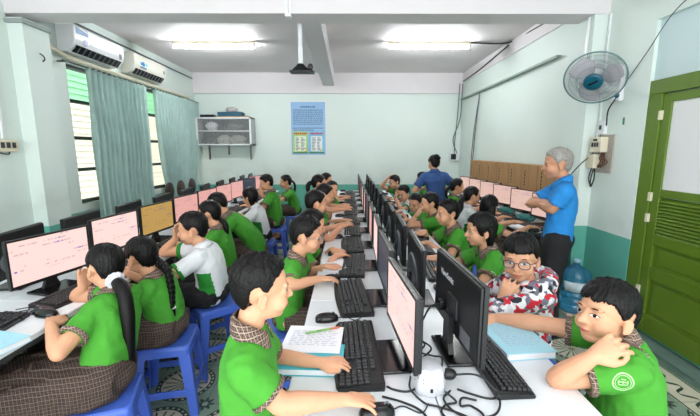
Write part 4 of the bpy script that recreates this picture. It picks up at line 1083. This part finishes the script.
# maker name on the back
cu = bpy.data.curves.new('t', 'FONT'); cu.body = 'ViewSonic'; cu.size = .036; cu.extrude = .0006; cu.align_x = 'CENTER'; cu.align_y = 'CENTER'
to = bpy.data.objects.new('t', cu); COL.objects.link(to); to.matrix_world = Matrix.Identity(4)
bpy.context.view_layer.update(); me = bpy.data.meshes.new_from_object(to.evaluated_get(bpy.context.evaluated_depsgraph_get())); bpy.data.objects.remove(to)
me.transform(Matrix(((0, 0, -1, 0), (-1, 0, 0, 0), (0, 1, 0, 0), (0, 0, 0, 1))))
obj('brand_mark', me, mat('grey_mark', (214, 216, 220), .4), big, False, (-.0248, .085, .280))
bm = bx(-.032, -.022, -.05, .05, .15, .23, .004); obj('mount_cover', bm, M_DGREY, big)
bm = bx(-.0256, -.0235, -.17, -.08, .10, .15, 0); obj('rating_label', bm, mat('grey_label', (112, 114, 118), .5, vary=.2, vscale=60), big)
bm = bmesh.new(); tube(bm, spline([(-.04, .09, .16), (-.09, .08, .15), (-.12, .09, .08), (-.13, .12, .02), (-.15, .2, .006)], 8), .004, 8); bx(-.055, -.028, .07, .10, .14, .18, .004, bm); obj('video_cable', bm, M_BLACK, big, True)

# ---------------------------------------------------------------- keyboards and mice
kb = thing('keyboard', '', 'keyboard')
bm = bmesh.new(); n = 40; rings = []
for i in range(n+1):
    t = i/n; y = lerp(-.232, .232, t); arc = .012*sin(pi*t); e = .004*(abs(t-.5) > .49)
    rings.append([V((-.078-arc+e, y, 0)), V((-.082-arc+e, y, .006)), V((-.074-arc+e, y, .013)), V((.070, y, .024-e)), V((.080-e, y, .020)), V((.080-e, y, 0))])
loft(bm, rings); obj('case', bm, M_BLACK, kb)
def keys(name, y0, y1, nx, rows, skip=()):
    bm = bmesh.new(); w = (y1-y0)/nx
    for r in rows:
        for i in range(nx):
            if (r, i) in skip: continue
            if name == 'main_keys' and r == 0 and 3 <= i <= 9:
                if i != 3: continue
                a, b = y0+3*w, y0+10*w
            else: a, b = y0+i*w, y0+(i+1)*w
            x = -.062+r*.0205+(.006 if r == 5 else 0); z = .0145+(x+.074)/.144*.011
            b2 = [[V((x+sx*(.0088-q), (a+.0012+q) if sy < 0 else (b-.0012-q), z+zz)) for sx, sy in ((-1, -1), (1, -1), (1, 1), (-1, 1))] for q, zz in ((0, -.004), (.0002, .004), (.0022, .0075))]
            loft(bm, b2)
    obj(name, bm, M_KEY, kb)
keys('main_keys', -.072, .218, 15, range(6)); keys('arrow_keys', -.140, -.082, 3, range(2), {(1, 0), (1, 2)}); keys('navigation_keys', -.140, -.082, 3, range(3, 6)); keys('number_keys', -.222, -.148, 4, range(5))
ms = thing('mouse', '', 'mouse')
bm = bmesh.new(); rr = []
for i in range(13):
    t = i/12; a = pi*t; x = -.054*cos(a); w = .031*sin(a)**.55+.001; h = .034*sin(a*.97)**.6*(1-.18*(t-.35))+.003
    rr.append([V((x, w*cos(q), max(.0, h*sin(q)))) for q in [pi*j/12 for j in range(13)]]+[V((x, w*cos(q)*.9, .0)) for q in (pi*.75, pi*.25)])
loft(bm, rr); obj('shell', bm, M_GLOSS, ms, True)
bm = bmesh.new(); tube(bm, [V((.030+.007*cos(q), 0, .030+.007*sin(q))) for q in [2*pi*j/12 for j in range(13)]], .003, 6); obj('scroll_wheel', bm, M_MGREY, ms)
bm = bmesh.new(); tube(bm, spline([(.052, 0, .008), (.09, .01, .003), (.13, -.03, .003), (.17, .0, .003)], 6), .0022, 6); obj('mouse_cord', bm, M_BLACK, ms)
f_kb = f_ms = True
def keyboard(x, y, rz, lb, g):
    global f_kb
    if y < 1.21 and x > .5:
        k_ = dup(kb, (.522, 1.262, .74), pi+R(3), lb, g)
        for c_ in k_.children: c_.scale = (.80, 1, 1)
        return
    if f_kb: kb.location = (x, y, .74); kb.rotation_euler = (0, 0, rz); kb['label'] = lb; kb['group'] = g; f_kb = False
    else: dup(kb, (x, y, .74), rz, lb, g)
def mouse(x, y, rz, lb, g):
    global f_ms
    if f_ms: ms.location = (x, y, .74); ms.rotation_euler = (0, 0, rz); ms['label'] = lb; ms['group'] = g; f_ms = False
    else: dup(ms, (x, y, .74), rz, lb, g)
for i in range(11):
    y = 1.30+.53*i; keyboard(.035-(.012 if i == 1 else 0), y, R([2, 6, -3, 2, 0, 3, -2, 1, 2, 0, 3][i]), 'black keyboard on the left side of the centre table, %s from the near end' % ordw[i], 'centre table left keyboards')
    mouse(-.10, y+.275, R(10), 'black mouse beyond the %s keyboard on the left side of the centre table' % ordw[i], 'centre table left mice')
mouse(.085, .965, R(15), 'black mouse under the hand of the nearest boy', 'centre table left mice')
for i in range(11):
    y = 1.20+.545*i; keyboard(.575, y, pi+R([4, 2, -3, 2, 0, 3, -2, 1, 2, 0, 3][i]), 'black keyboard on the right side of the centre table, %s from the near end' % ordw[i], 'centre table right keyboards')
    if i not in (0, 1): mouse(.66, y-.28, R(170), 'black mouse before the %s keyboard on the right side of the centre table' % ordw[i], 'centre table right mice')
for i, y in enumerate([1.40]+[1.93+.57*j for j in range(9)]):
    keyboard(-1.49 if i else -1.585, y, pi+R([3, -8, 3, 0, 2, -2, 0, 1, 2, 0][i]), 'black keyboard on the aisle side of the left table, %s from the near end' % ordw[i], 'left table keyboards')
    mouse(-1.44 if i else -1.475, y-.30 if i else y+.255, pi-R(12), 'black mouse beside the %s keyboard on the left table' % ordw[i], 'left table mice')
for i, y in enumerate((3.66, 4.2, 4.75, 5.28, 5.8)):
    keyboard(1.86, y, R(6), 'black keyboard on the right wall desks, %s from the standing man' % ordw[i], 'right wall keyboards')
    mouse(1.79, y-.265, R(12), 'black mouse before the %s keyboard on the right wall desks' % ordw[i], 'right wall mice')

# ---------------------------------------------------------------- papers, books, adaptor, cables
def notebook(x, y, rz, w, l, h, label, cover, name='notebook', group=None, z=.741, pages=True, curl=False):
    t = thing(name, label, 'book', (x, y, z), rz, group)
    obj('cover', bx(-w/2, w/2, -l/2, l/2, 0, .002), cover, t)
    bm = bmesh.new()
    for i in range(int(h/.002)): bx(-w/2+.004+random.uniform(-.002, .002), w/2-.004, -l/2+.004, l/2-.004+random.uniform(-.003, .003), .002+i*.002, .0036+i*.002, 0, bm)
    obj('pages', bm, M_PAPER, t)
    if pages: obj('top_cover', bx(-w/2, w/2, -l/2, l/2, .002+int(h/.002)*.002, .0045+int(h/.002)*.002), cover, t)
    return t
def ruled(t, w, l, z, n=9):
    bm = bmesh.new(); rnd = random.Random(n)
    for i in range(n):
        y = -l/2+.03+i*(l-.06)/n; x = -w/2+.02
        while x < w/2-.03: q = rnd.uniform(.008, .03); bx(x, x+q, y, y+.003, z, z+.0006, 0, bm); x += q+.01
    obj('handwriting', bm, mat('pencil_grey', (196, 198, 214), .8), t)
notebook(-.135, 1.235, R(-3), .235, .17, .022, 'teal covered book lying under the papers beside the nearest boy', M_TEAL, 'book')
t = notebook(-.14, 1.36, R(-4), .23, .19, .026, 'open white notebook with handwriting beside the nearest boy', M_PAPER); ruled(t, .22, .18, .0325)
bm = bmesh.new(); rows = [[V((-.115+.23*j/10, -.095-.03*i/6, .030-.022*(i/6)**1.5+.004*sin(j*.6)*(i/6))) for j in range(11)] for i in range(7)]
loft(bm, rows, cap=False, closed=False); thicken(bm, .001); obj('curled_page', bm, M_PAPER, t, True)
t = thing('pen', 'patterned green and orange pen lying on the open white notebook', 'pen', (-.105, 1.405, .780), R(20))
bm = bmesh.new(); tube(bm, [(-.07, 0, 0), (.03, 0, 0)], .0045, 10); obj('barrel', bm, mat('pen_pattern', (96, 140, 70), .4, vary=.6, vscale=70), t)
bm = bmesh.new(); tube(bm, [(.032, 0, 0), (.065, 0, 0), (.078, 0, 0)], [.0045, .004, .0012], 10); obj('pen_tip', bm, mat('pen_orange', (206, 110, 70), .4), t)
t = notebook(-.10, 2.36, R(8), .16, .24, .012, 'open white notebook by the boy with steel glasses', M_PAPER); ruled(t, .15, .22, .017)
t = notebook(-.09, 3.32, R(4), .2, .28, .012, 'open notebook under the hands of the fourth child on the left of the centre table', M_PAPER); ruled(t, .18, .26, .017)
t = notebook(.675, 1.40, R(6), .20, .31, .024, 'thick pale blue notebook on the right edge of the centre table', M_SKYB); ruled(t, .17, .26, .0295, 12)
t = notebook(.69, 2.02, R(5), .18, .26, .012, 'pale blue notebook before the green shirted girl on the right', M_SKYB)
t = notebook(.66, 4.55, R(5), .16, .2, .01, 'pale blue booklet near the laughing boy in white', M_SKYB)
t = notebook(-1.42, 1.30, R(-14), .17, .24, .020, 'pale blue book at the near edge of the left table', M_SKYB); ruled(t, .15, .2, .0255, 7)
t = notebook(-1.44, 2.42, R(6), .17, .25, .01, 'open white notebook on the left table before the boy in white', M_PAPER); ruled(t, .15, .22, .0155)
for i, (y, lb) in enumerate(((1.74, 'white sheet of paper by the ponytailed girl on the left table'), (3.05, 'white sheet of paper on the left table farther along the aisle'))):
    tag(obj('paper_sheet', bx(-1.50, -1.355, y-.10, y+.12, .7412, .7426), M_PAPER), lb, 'paper', 'loose sheets on the left table')
notebook(1.80, 3.55, R(20), .20, .28, .01, 'white paper pad on the near end of the right wall desk', M_PAPER)
# teal covers beside the right monitors
for i, (y, lb) in enumerate(((3.98, 'folded teal cloth cover behind the nearest keyboard at the right wall'), (4.46, 'folded teal cloth cover between the second and third right wall monitors'))):
    bm = bmesh.new(); lump(bm, (1.99, y, .775), (.08, .15, .035), 3+i*5, .3); tag(obj('cloth_cover', bm, mat('teal_cloth', (44, 112, 108), .8), None, True), lb, 'cloth', 'teal covers at the right wall')
# white power adaptor
AD = V((.266, 1.093, .74))
t = thing('power_adaptor', 'white ribbed multi-socket adaptor among the cables on the centre table', 'adaptor', AD)
bm = bmesh.new(); rr = []
for z, r in ((0, .052), (.006, .056), (.03, .056), (.072, .050), (.082, .046), (.086, .040)):
    rr.append([V((r*(1+.05*cos(8*a))*cos(a), r*(1+.05*cos(8*a))*sin(a), z)) for a in [2*pi*i/64 for i in range(64)]])
loft(bm, rr); obj('adaptor_body', bm, mat('adaptor_plastic', (196, 197, 202), .35), t, True)
bm = bmesh.new()
for a in (222, 240, 205): 
    for z in (.058, .045):
        c = V((.0545*cos(R(a)), .0545*sin(R(a)), z)); ell(bm, c, (.0016, .0016, .002), None, 8, 6)
obj('socket_hole', bm, M_BLACK, t)
bm = bx(-.006, .003, -.060, -.050, .020, .034, .002); obj('rocker_switch', bm, M_BLACK, t)
bm = bmesh.new(); ell(bm, (.066, -.004, .05), (.026, .019, .019)); obj('plug', bm, M_BLACK, t, True)
cab = [
 ([(.335, 1.01, .79), (.42, .99, .80), (.47, .95, .762), (.44, .885, .748), (.36, .87, .745), (.315, .90, .746), (.30, .95, .748), (.33, .985, .75)], 'black cable looping from the adaptor plug across the near table'),
 ([(.31, .965, .76), (.335, .935, .748), (.30, .925, .746), (.28, .895, .745), (.30, .86, .745), (.37, .84, .745), (.40, .88, .746), (.375, .92, .746), (.345, .92, .746), (.36, .955, .747), (.40, .945, .746)], 'thin black cable curled in front of the white adaptor'),
 ([(.20, 1.03, .80), (.20, .98, .76), (.235, .935, .746), (.27, .92, .745), (.33, .89, .745), (.36, .86, .745), (.38, .80, .745)], 'black cable running from behind the near pink monitor to the near edge'),
 ([(.13, 1.06, .744), (.15, 1.0, .744), (.19, .99, .744), (.22, 1.0, .75), (.245, 1.08, .78)], 'short black keyboard lead under the near pink monitor'),
 ([(.11, .965, .745), (.17, .94, .744), (.22, .90, .744), (.25, .82, .744)], 'black lead trailing from the nearest mouse'),
 ([(.30, 1.04, .80), (.31, 1.07, .84), (.30, 1.15, .80), (.27, 1.25, .76), (.25, 1.4, .75), (.28, 1.6, .75)], 'black cable rising behind the white adaptor'),
 ([(.28, 1.08, .745), (.32, 1.14, .76), (.24, 1.2, .75), (.30, 1.28, .77), (.26, 1.35, .75), (.31, 1.45, .76), (.27, 1.55, .75)], 'tangled black cables between the nearest two monitors'),
 ([(.31, 1.1, .745), (.26, 1.16, .77), (.31, 1.22, .79), (.25, 1.3, .80), (.30, 1.4, .78), (.26, 1.5, .76)], 'looped black cable behind the tangle between the near monitors'),
 ([(.50, .97, .745), (.45, .955, .744), (.40, .975, .744), (.36, 1.0, .744)], 'short black lead near the right keyboard'),
]
for pts, lb in cab:
    pts = [(a, b+(.075 if b < 1.02 else .03), c) for a, b, c in pts]
    bm = bmesh.new(); tube(bm, spline(pts, 9), .0034, 8); tag(obj('cable', bm, M_BLACK, None, True), lb, 'cable', 'cables on the near end of the centre table')
bm = bmesh.new(); bx(.462, .476, 1.01, 1.05, .752, .768, .003, bm); tag(obj('cable_connector', bm, M_BLACK), 'small black connector block on the looping cable', 'connector')
rnd = random.Random(11)
for i in range(10):
    y = 1.75+.545*i; bm = bmesh.new()
    for q in range(3):
        pts = [(.285+rnd.uniform(-.05, .05), y+j*.08+rnd.uniform(-.03, .03), .75+rnd.uniform(0, .10)*(1 if j in (1, 2, 3) else 0)) for j in range(6)]; tube(bm, spline(pts, 6), .0035, 6)
    tag(obj('cable_bundle', bm, M_BLACK, None, True), 'black cable bundle between the monitor backs, %s along the centre table' % ordw[i], 'cables', 'cables between the monitor backs')
bm = bmesh.new(); tube(bm, spline([(-1.62, 1.62, .745), (-1.58, 1.60, .77), (-1.53, 1.59, .76), (-1.50, 1.57, .746), (-1.56, 1.53, .744)], 8), .003, 6); tag(obj('cable', bm, M_BLACK), 'black lead on the left table near the front pink monitor', 'cable')

# ---------------------------------------------------------------- stools
st = thing('plastic_stool', '', 'stool')
SH = .42
def sq(a, z, r=.03, n=6):
    o = []
    for cx, cy_, a0 in ((1, 1, 0), (-1, 1, 90), (-1, -1, 180), (1, -1, 270)):
        for i in range(n+1): q = R(a0+90*i/n); o.append(V((cx*(a-r)+r*cos(q), cy_*(a-r)+r*sin(q), z)))
    return o
bm = bmesh.new(); loft(bm, [sq(.152, SH-.055), sq(.150, SH-.02), sq(.146, SH-.006), sq(.138, SH), sq(.120, SH-.002), sq(.05, SH-.005)]); obj('seat', bm, M_STOOL, st)
for a in (-1, 1):
    for b in (-1, 1):
        bm = bmesh.new(); rr = []
        for z, o, w in ((0, .178, .046), (.02, .177, .046), (SH-.05, .148, .062)):
            X, Y, q = a*o, b*o, .012
            rr.append([V((X, Y, z)), V((X-a*w, Y, z)), V((X-a*w, Y-b*q, z)), V((X-a*q, Y-b*q, z)), V((X-a*q, Y-b*w, z)), V((X, Y-b*w, z))])
        loft(bm, rr); obj('leg', bm, M_STOOL, st)
for ang in (0, 90, 180, 270):
    bm = bmesh.new(); bx(.158, .170, -.13, .13, .125, .165, .002, bm); bmesh.ops.rotate(bm, verts=bm.verts, cent=(0, 0, 0), matrix=Matrix.Rotation(R(ang), 3, 'Z')); obj('rung', bm, M_STOOL, st)
f_st = True
def stool(x, y, rz, lb):
    global f_st
    if f_st: st.location = (x, y, 0); st.rotation_euler = (0, 0, rz); st['label'] = lb; st['group'] = 'blue plastic stools'; f_st = False
    else: dup(st, (x, y, 0), rz, lb, 'blue plastic stools')
# ---- dark chairs against the window wall
ch = thing('round_back_chair', '', 'chair')
bm = bmesh.new(); loft(bm, [disc_ring((0, 0, z), V((1, 0, 0)), V((0, 1, 0)), r, r, 24) for z, r in ((.42, .18), (.43, .19), (.45, .19), (.46, .17))]); obj('seat', bm, mat('dark_brown', (58, 38, 34), .45), ch)
bm = bmesh.new(); loft(bm, [disc_ring((x, 0, .86), V((0, 1, 0)), V((0, 0, 1)), r, r*1.05, 24) for x, r in ((-.195, .12), (-.185, .14), (-.17, .14), (-.16, .12))]); obj('backrest', bm, MATS['dark_brown'], ch, True)
bm = bmesh.new()
for y in (-.06, .06): tube(bm, [(-.16, y, .44), (-.19, y, .8)], .012, 8)
obj('back_post', bm, MATS['dark_brown'], ch)
for a in (-1, 1):
    for b in (-1, 1): bm = bmesh.new(); tube(bm, [(a*.13, b*.13, .43), (a*.17, b*.17, .01)], .014, 8); obj('leg', bm, MATS['dark_brown'], ch)
for i, (x, y, lb) in enumerate(((-2.72, 5.85, 'dark round-backed chair by the curtains, nearest of the three'), (-2.72, 6.25, 'dark round-backed chair by the curtains, middle of the three'), (-2.72, 6.7, 'dark round-backed chair by the curtains, farthest of the three'))):
    if i == 0: ch.location = (x, y, 0); ch.rotation_euler = (0, 0, pi/2*0); ch['label'] = lb; ch['group'] = 'dark chairs by the curtains'
    else: dup(ch, (x, y, 0), 0, lb)
# ---------------------------------------------------------------- the children and teachers
GL, GC, GR, GW = 'children at the left table', 'children on the left side of the centre table', 'children on the right side of the centre table', 'children along the right wall'
def hd(x, y, z=.772, d=None, **k): return dict(t=(x, y, z), d=d, **k)
# left table: they face the left monitors
person('girl with a long ponytail in a pastel scrunchie, nearest on the left', GL, (-1.12, 1.53), pi+.15, (-1.20, 1.72, .955), pi-.55, -.15, .10, s=1.0, vox=.006, twist=-.35,
       lh=hd(-1.325, 1.53, .765, (-.45, .85, .1), e=(-1.185, 1.37, .70)), rh=hd(-1.36, 1.78, .87, (.1, .1, 1), n=(.9, -.3, 0), e=(-1.42, 1.80, .765)), bottom='skirt', hair='pony',
       tail=dict(root=(-.098, 0, -.058), pts=[(-.05, .05, -.05), (-.075, .09, -.18), (-.07, .10, -.40)], r=.032, scrunchie=True))
person('girl in green with a side braid and a white hair clip, second on the left', GL, (-1.08, 2.02), pi+.05, (-1.18, 2.0, .925), pi-.5, -.2, -.05, s=1.0, vox=.006,
       lh=hd(-1.40, 1.88), rh=hd(-1.42, 2.15), bottom='skirt', hair='braid', tail=dict(root=(-.075, -.045, -.05), pts=[(-.05, .02, -.05), (-.075, .04, -.15), (-.075, .05, -.25)], clip=(-.02, -.078, .045)))
person('boy in a white shirt with green side panels leaning on the left table', GL, (-1.0, 2.52), pi, (-1.075, 2.44, .985), pi+.10, -.12, s=1.05, k=1.05, vox=.006, slouch=.06,
       lh=hd(-1.42, 2.22), rh=hd(-1.26, 2.58, .93, (.1, 0, 1), n=(1, 0, 0), e=(-1.37, 2.60, .77)), top='white', bottom='trousers')
person('girl in green with low tied dark hair, just behind the boy in white', GL, (-1.08, 3.04), pi, (-1.15, 2.95, 1.0), pi-.2, -.2, vox=.0075, lh=hd(-1.42, 2.85), rh=hd(-1.43, 3.12), hair='pony', tail=dict(root=(-.085, -.02, -.055), pts=[(-.03, 0, -.05), (-.035, 0, -.12), (-.02, 0, -.18)], r=.024), bottom='skirt')
person('boy in green bending far over the left table', GL, (-.95, 3.66), pi+.1, (-1.27, 3.48, 1.0), pi-.1, -.5, vox=.0075, slouch=.12, lh=hd(-1.44, 3.35), rh=hd(-1.45, 3.6))
person('child in white with green panels and chin length hair at the left table', GL, (-1.05, 4.30), pi, (-1.15, 4.2, .985), pi-.4, -.2, vox=.0075, top='white', hair='bob', bottom='trousers', lh=hd(-1.43, 4.0), rh=hd(-1.44, 4.3))
person('boy in green sitting upright at the left table with his head turned down', GL, (-1.06, 5.16), pi, (-1.16, 5.1, 1.065), pi+.25, -.25, vox=.0075, s=1.1, k=1.05, lh=hd(-1.43, 4.9), rh=hd(-1.30, 5.4, .90, (0, .2, 1)))
person('girl in green with a thin ponytail and plaid shorts, farthest on the left', GL, (-.92, 6.15), pi+.2, (-1.06, 6.1, .99), pi+.1, -.15, vox=.008, k=1.06, lh=hd(-1.32, 5.95, .80), rh=hd(-1.40, 6.22), hair='pony', tail=dict(root=(-.10, 0, .03), pts=[(-.05, 0, -.08), (-.05, -.03, -.2), (-.03, -.04, -.32)], r=.018))
# centre table, left side: they face right
person('boy with short faded hair and plaid collar, nearest at the centre table', GC, (-.285, 1.02), 0, (-.25, 1.0, 1.125), .42, -.06, s=.92, k=.90, vox=.0042, slouch=.02, twist=.12,
       rh=hd(.03, .965, .790, (.95, .12, -.12), curl=.34, spread=.2, e=(-.185, .89, .835)), lh=hd(-.06, 1.17, .785, (1, .1, 0)), hair='fade', fringe_top=.014, sleeve=.70)
person('boy in green with steel glasses and his hand on a mouse at the centre table', GC, (-.37, 2.16), 0, (-.245, 2.08, 1.025), .12, -.18, s=.95, k=1.02, vox=.006, rh=hd(-.115, 2.0, .785, (1, .3, -.1), e=(-.32, 1.90, .78)), lh=hd(-.10, 2.28), glasses=(M_GL_STEEL, 0))
person('child in green with folded arms behind the boy with steel glasses', GC, (-.40, 2.60), 0, (-.255, 2.56, .99), .1, -.25, vox=.007, rh=hd(-.05, 2.50, .78, (.8, .6, 0)), lh=hd(-.08, 2.62, .78, (.9, -.5, 0)))
person('boy in green stretching his arms over the notebook, seen half from behind', GC, (-.40, 3.12), 0, (-.275, 3.08, 1.07), .5, -.12, vox=.007, s=1.0, k=1.0, rh=hd(-.02, 3.24, .84, (.9, .4, .2)), lh=hd(-.02, 3.38, .83, (.9, .1, .2)))
person('girl in green with tied back hair bending to the centre table', GC, (-.40, 3.72), 0, (-.235, 3.66, 1.07), .15, -.25, vox=.0075, rh=hd(.0, 3.62), lh=hd(.0, 3.85), hair='pony', tail=dict(root=(-.10, 0, -.01), pts=[(-.03, 0, -.06), (-.02, 0, -.14), (.0, 0, -.2)], r=.022))
person('girl with a short ponytail beyond the bending girl on the left of the centre table', GC, (-.47, 4.66), 0, (-.37, 4.62, 1.10), .3, -.1, vox=.008, hair='pony', tail=dict(root=(-.10, 0, .02), pts=[(-.04, 0, -.04), (-.05, 0, -.1), (-.04, 0, -.15)], r=.03), rh=hd(.0, 4.55), lh=hd(.0, 4.78))
person('girl facing the camera near the far end of the centre table', GC, (-.36, 4.98), -.6, (-.215, 4.86, 1.0), -1.15, -.12, vox=.0075, hair='tied', rh=hd(-.08, 4.75), lh=hd(-.02, 4.98))
person('dark haired child farthest on the left of the centre table', GC, (-.45, 5.80), 0, (-.34, 5.74, 1.05), -.1, -.1, vox=.008, rh=hd(.0, 5.65), lh=hd(.0, 5.9))
# centre table, right side: they face left
person('boy resting his cheek on his hand, white crest on sleeve, nearest on the right', GR, (.955, 1.13), pi-.05, (.905, 1.19, .955), pi+.16, .14, .10, s=1.04, k=1.04, vox=.0042, slouch=.03, twist=-.45, nb=(.965, 1.17, .87),
       lh=hd(.815, 1.045, .905, (.80, -.05, .55), n=(.35, .5, -.6), e=(.70, 1.10, .765), curl=.55), rh=hd(.60, 1.52, .775, (-1, .02, 0), e=(.80, 1.42, .80)), hair='sweep', fringe_top=.015, emblem=(1, .15, .12), iris_dir=(.002, .001))
person('boy in a red, white and grey splash print hooded jacket, chin on hand', GR, (.94, 1.80), pi+.3, (.865, 1.745, .99), pi+.95, -.10, .06, s=1.02, k=1.06, vox=.0055, top='hood', hair='fringe', fringe_top=.013, glasses=(M_GL_DARK, 1),
       lh=hd(.765, 1.66, .845, (.35, -.1, .9), n=(.6, .7, 0), e=(.70, 1.60, .775), curl=.5, cuff=.55), rh=hd(.60, 1.86, .775, (-1, 0, 0)))
person('girl in green with long dark hair seen from the side, typing', GR, (1.02, 2.42), pi, (.885, 2.36, .995), pi-.02, -.10, s=1.02, k=1.05, vox=.006, hair='bob',
       lh=hd(.60, 2.20), rh=hd(.58, 2.46), emblem=(1, .1, .45))
person('boy in green with short hair, behind the side-on girl on the right', GR, (.98, 3.10), pi, (.85, 3.04, .99), pi+.05, -.08, vox=.006, s=1.04, k=1.04, lh=hd(.60, 2.86), rh=hd(.62, 3.05, .82), emblem=(1, .1, .45))
person('boy in green leaning his cheek on his fist at the centre table', GR, (.96, 3.74), pi, (.83, 3.65, .985), pi-.1, -.1, vox=.007, s=1.03, lh=hd(.70, 3.58, .90, (.5, 0, .9), e=(.62, 3.55, .77)), rh=hd(.60, 3.86))
person('child peeking low between two boys at the centre table', GR, (.98, 4.32), pi, (.80, 4.25, .90), pi+.8, -.3, vox=.0075, slouch=.06, lh=hd(.6, 4.15), rh=hd(.6, 4.4))
person('laughing boy in a white shirt on the right of the centre table', GR, (.92, 4.98), pi+.3, (.755, 4.90, .935), pi+.75, -.28, vox=.006, top='white', mouth=.003, lh=hd(.635, 4.80, .93, (.1, .1, 1), n=(1, 0, 0)), rh=hd(.58, 5.1))
person('boy in green with a hand on his head, far right of the centre table', GR, (.90, 5.92), pi, (.75, 5.86, 1.01), pi+.35, -.25, vox=.008, lh=hd(.60, 5.72), rh=hd(.66, 5.84, 1.09, (.5, 0, .6), e=(.55, 5.95, .92)))
person('long haired child beyond the woman in blue at the back', GW, (1.38, 6.45), pi, (1.30, 6.40, 1.03), pi-.4, -.1, vox=.008, hair='long')
# along the right wall: they face right
person('girl in green with long loose black hair reaching for a mouse at the right wall', GW, (1.38, 3.62), .15, (1.43, 3.60, .965), .75, -.2, vox=.0065, hair='long', rh=hd(1.80, 3.42, .785, (1, .1, 0)), lh=hd(1.80, 3.75), slouch=.05)
person('girl in white between the two green shirted girls at the right wall', GW, (1.36, 4.16), .1, (1.42, 4.10, 1.0), .25, -.15, vox=.007, top='white', hair='pony', tail=dict(root=(-.10, 0, -.01), pts=[(-.03, 0, -.06), (-.03, 0, -.14), (-.02, 0, -.22)], r=.03), rh=hd(1.80, 4.02), lh=hd(1.80, 4.3))
person('girl in green with tied hair in profile, farthest seated at the right wall', GW, (1.40, 4.86), .05, (1.465, 4.82, 1.035), .05, -.1, vox=.007, hair='pony', tail=dict(root=(-.10, 0, .01), pts=[(-.04, 0, -.06), (-.05, 0, -.12), (-.03, 0, -.18)], r=.022), rh=hd(1.80, 4.72), lh=hd(1.80, 5.0))
# the two adults
person('standing woman in a blue denim shirt with black hair in a bun', 'teachers', (1.29, 5.25), pi/2, (1.245, 5.27, 1.335), pi/2+.15, -.1, seat=.80, s=1.08, k=1.05, vox=.008, stand=True, female=True, top='denim', bottom='trousers', hair='bun', shw=.150,
       lh=hd(1.13, 5.42, .95, (.3, .9, -.2)), rh=hd(1.43, 5.42, .95, (-.3, .9, -.2)), slouch=.02, sleeve=.7)
person('standing grey haired man in a blue polo and black trousers with folded arms', 'teachers', (1.70, 2.86), pi-.45, (1.648, 2.86, 1.415), pi-.35, -.12, seat=.81, s=1.17, k=1.10, vox=.0065, stand=True, top='blue', bottom='trousers', hair='short', hairmat=M_GREYHAIR, skin=M_SKIN2, shw=.165, 
       lh=hd(1.56, 2.98, 1.08, (-.2, 1, .05), e=(1.57, 2.74, 1.07)), rh=hd(1.59, 2.80, 1.11, (.1, -1, .02), e=(1.56, 3.04, 1.07)), sleeve=.72, slouch=.02)
# stools under the seated children
for x, y, a, lb in ((-1.13, 1.50, 20, 'under the girl with the scrunchie'), (-1.08, 2.02, 12, 'under the girl with the braid'), (-.98, 2.52, 38, 'under the boy in the white and green shirt'), (-1.08, 3.04, 0, 'under the girl behind the boy in white'), (-.95, 3.66, 5, 'under the bending boy in green'),
                 (-1.05, 4.30, 0, 'under the bob haired child in white'), (-1.06, 5.16, 3, 'under the upright boy on the left'), (-.92, 6.15, 8, 'under the farthest girl on the left'),
                 (-.36, 1.0, 0, 'under the nearest boy at the centre table'), (-.40, 2.12, 4, 'under the boy with steel glasses'), (-.42, 2.56, -3, 'under the child with folded arms'), (-.44, 3.02, 0, 'under the boy stretching his arms'), (-.40, 3.72, 2, 'under the bending girl at the centre table'), (-.47, 4.66, 0, 'under the girl with the short ponytail'), (-.36, 4.98, 0, 'under the girl facing the camera'), (-.45, 5.80, 0, 'under the farthest child on the left of the centre table'),
                 (1.00, 1.10, 3, 'under the boy resting his cheek'), (.94, 1.80, 10, 'under the boy in the hooded jacket'), (1.02, 2.42, 0, 'under the side-on girl on the right'), (.98, 3.10, 0, 'under the boy behind the side-on girl'), (.96, 3.74, 0, 'under the boy with his cheek on his fist'), (.98, 4.32, 0, 'under the child peeking low'), (.92, 4.98, 12, 'under the laughing boy'), (.90, 5.92, 0, 'under the boy with a hand on his head'),
                 (1.38, 6.45, 0, 'under the long haired child at the back'), (1.38, 3.62, 6, 'under the girl reaching for a mouse'), (1.36, 4.16, 0, 'under the girl in white at the right wall'), (1.40, 4.86, 0, 'under the profile girl at the right wall')):
    stool(x, y, R(a), 'blue plastic stool '+lb)
# prototypes that no loop has placed
for k_, r_ in mon.items():
    if k_ not in used:
        for c_ in list(r_.children): bpy.data.objects.remove(c_)
        bpy.data.objects.remove(r_)
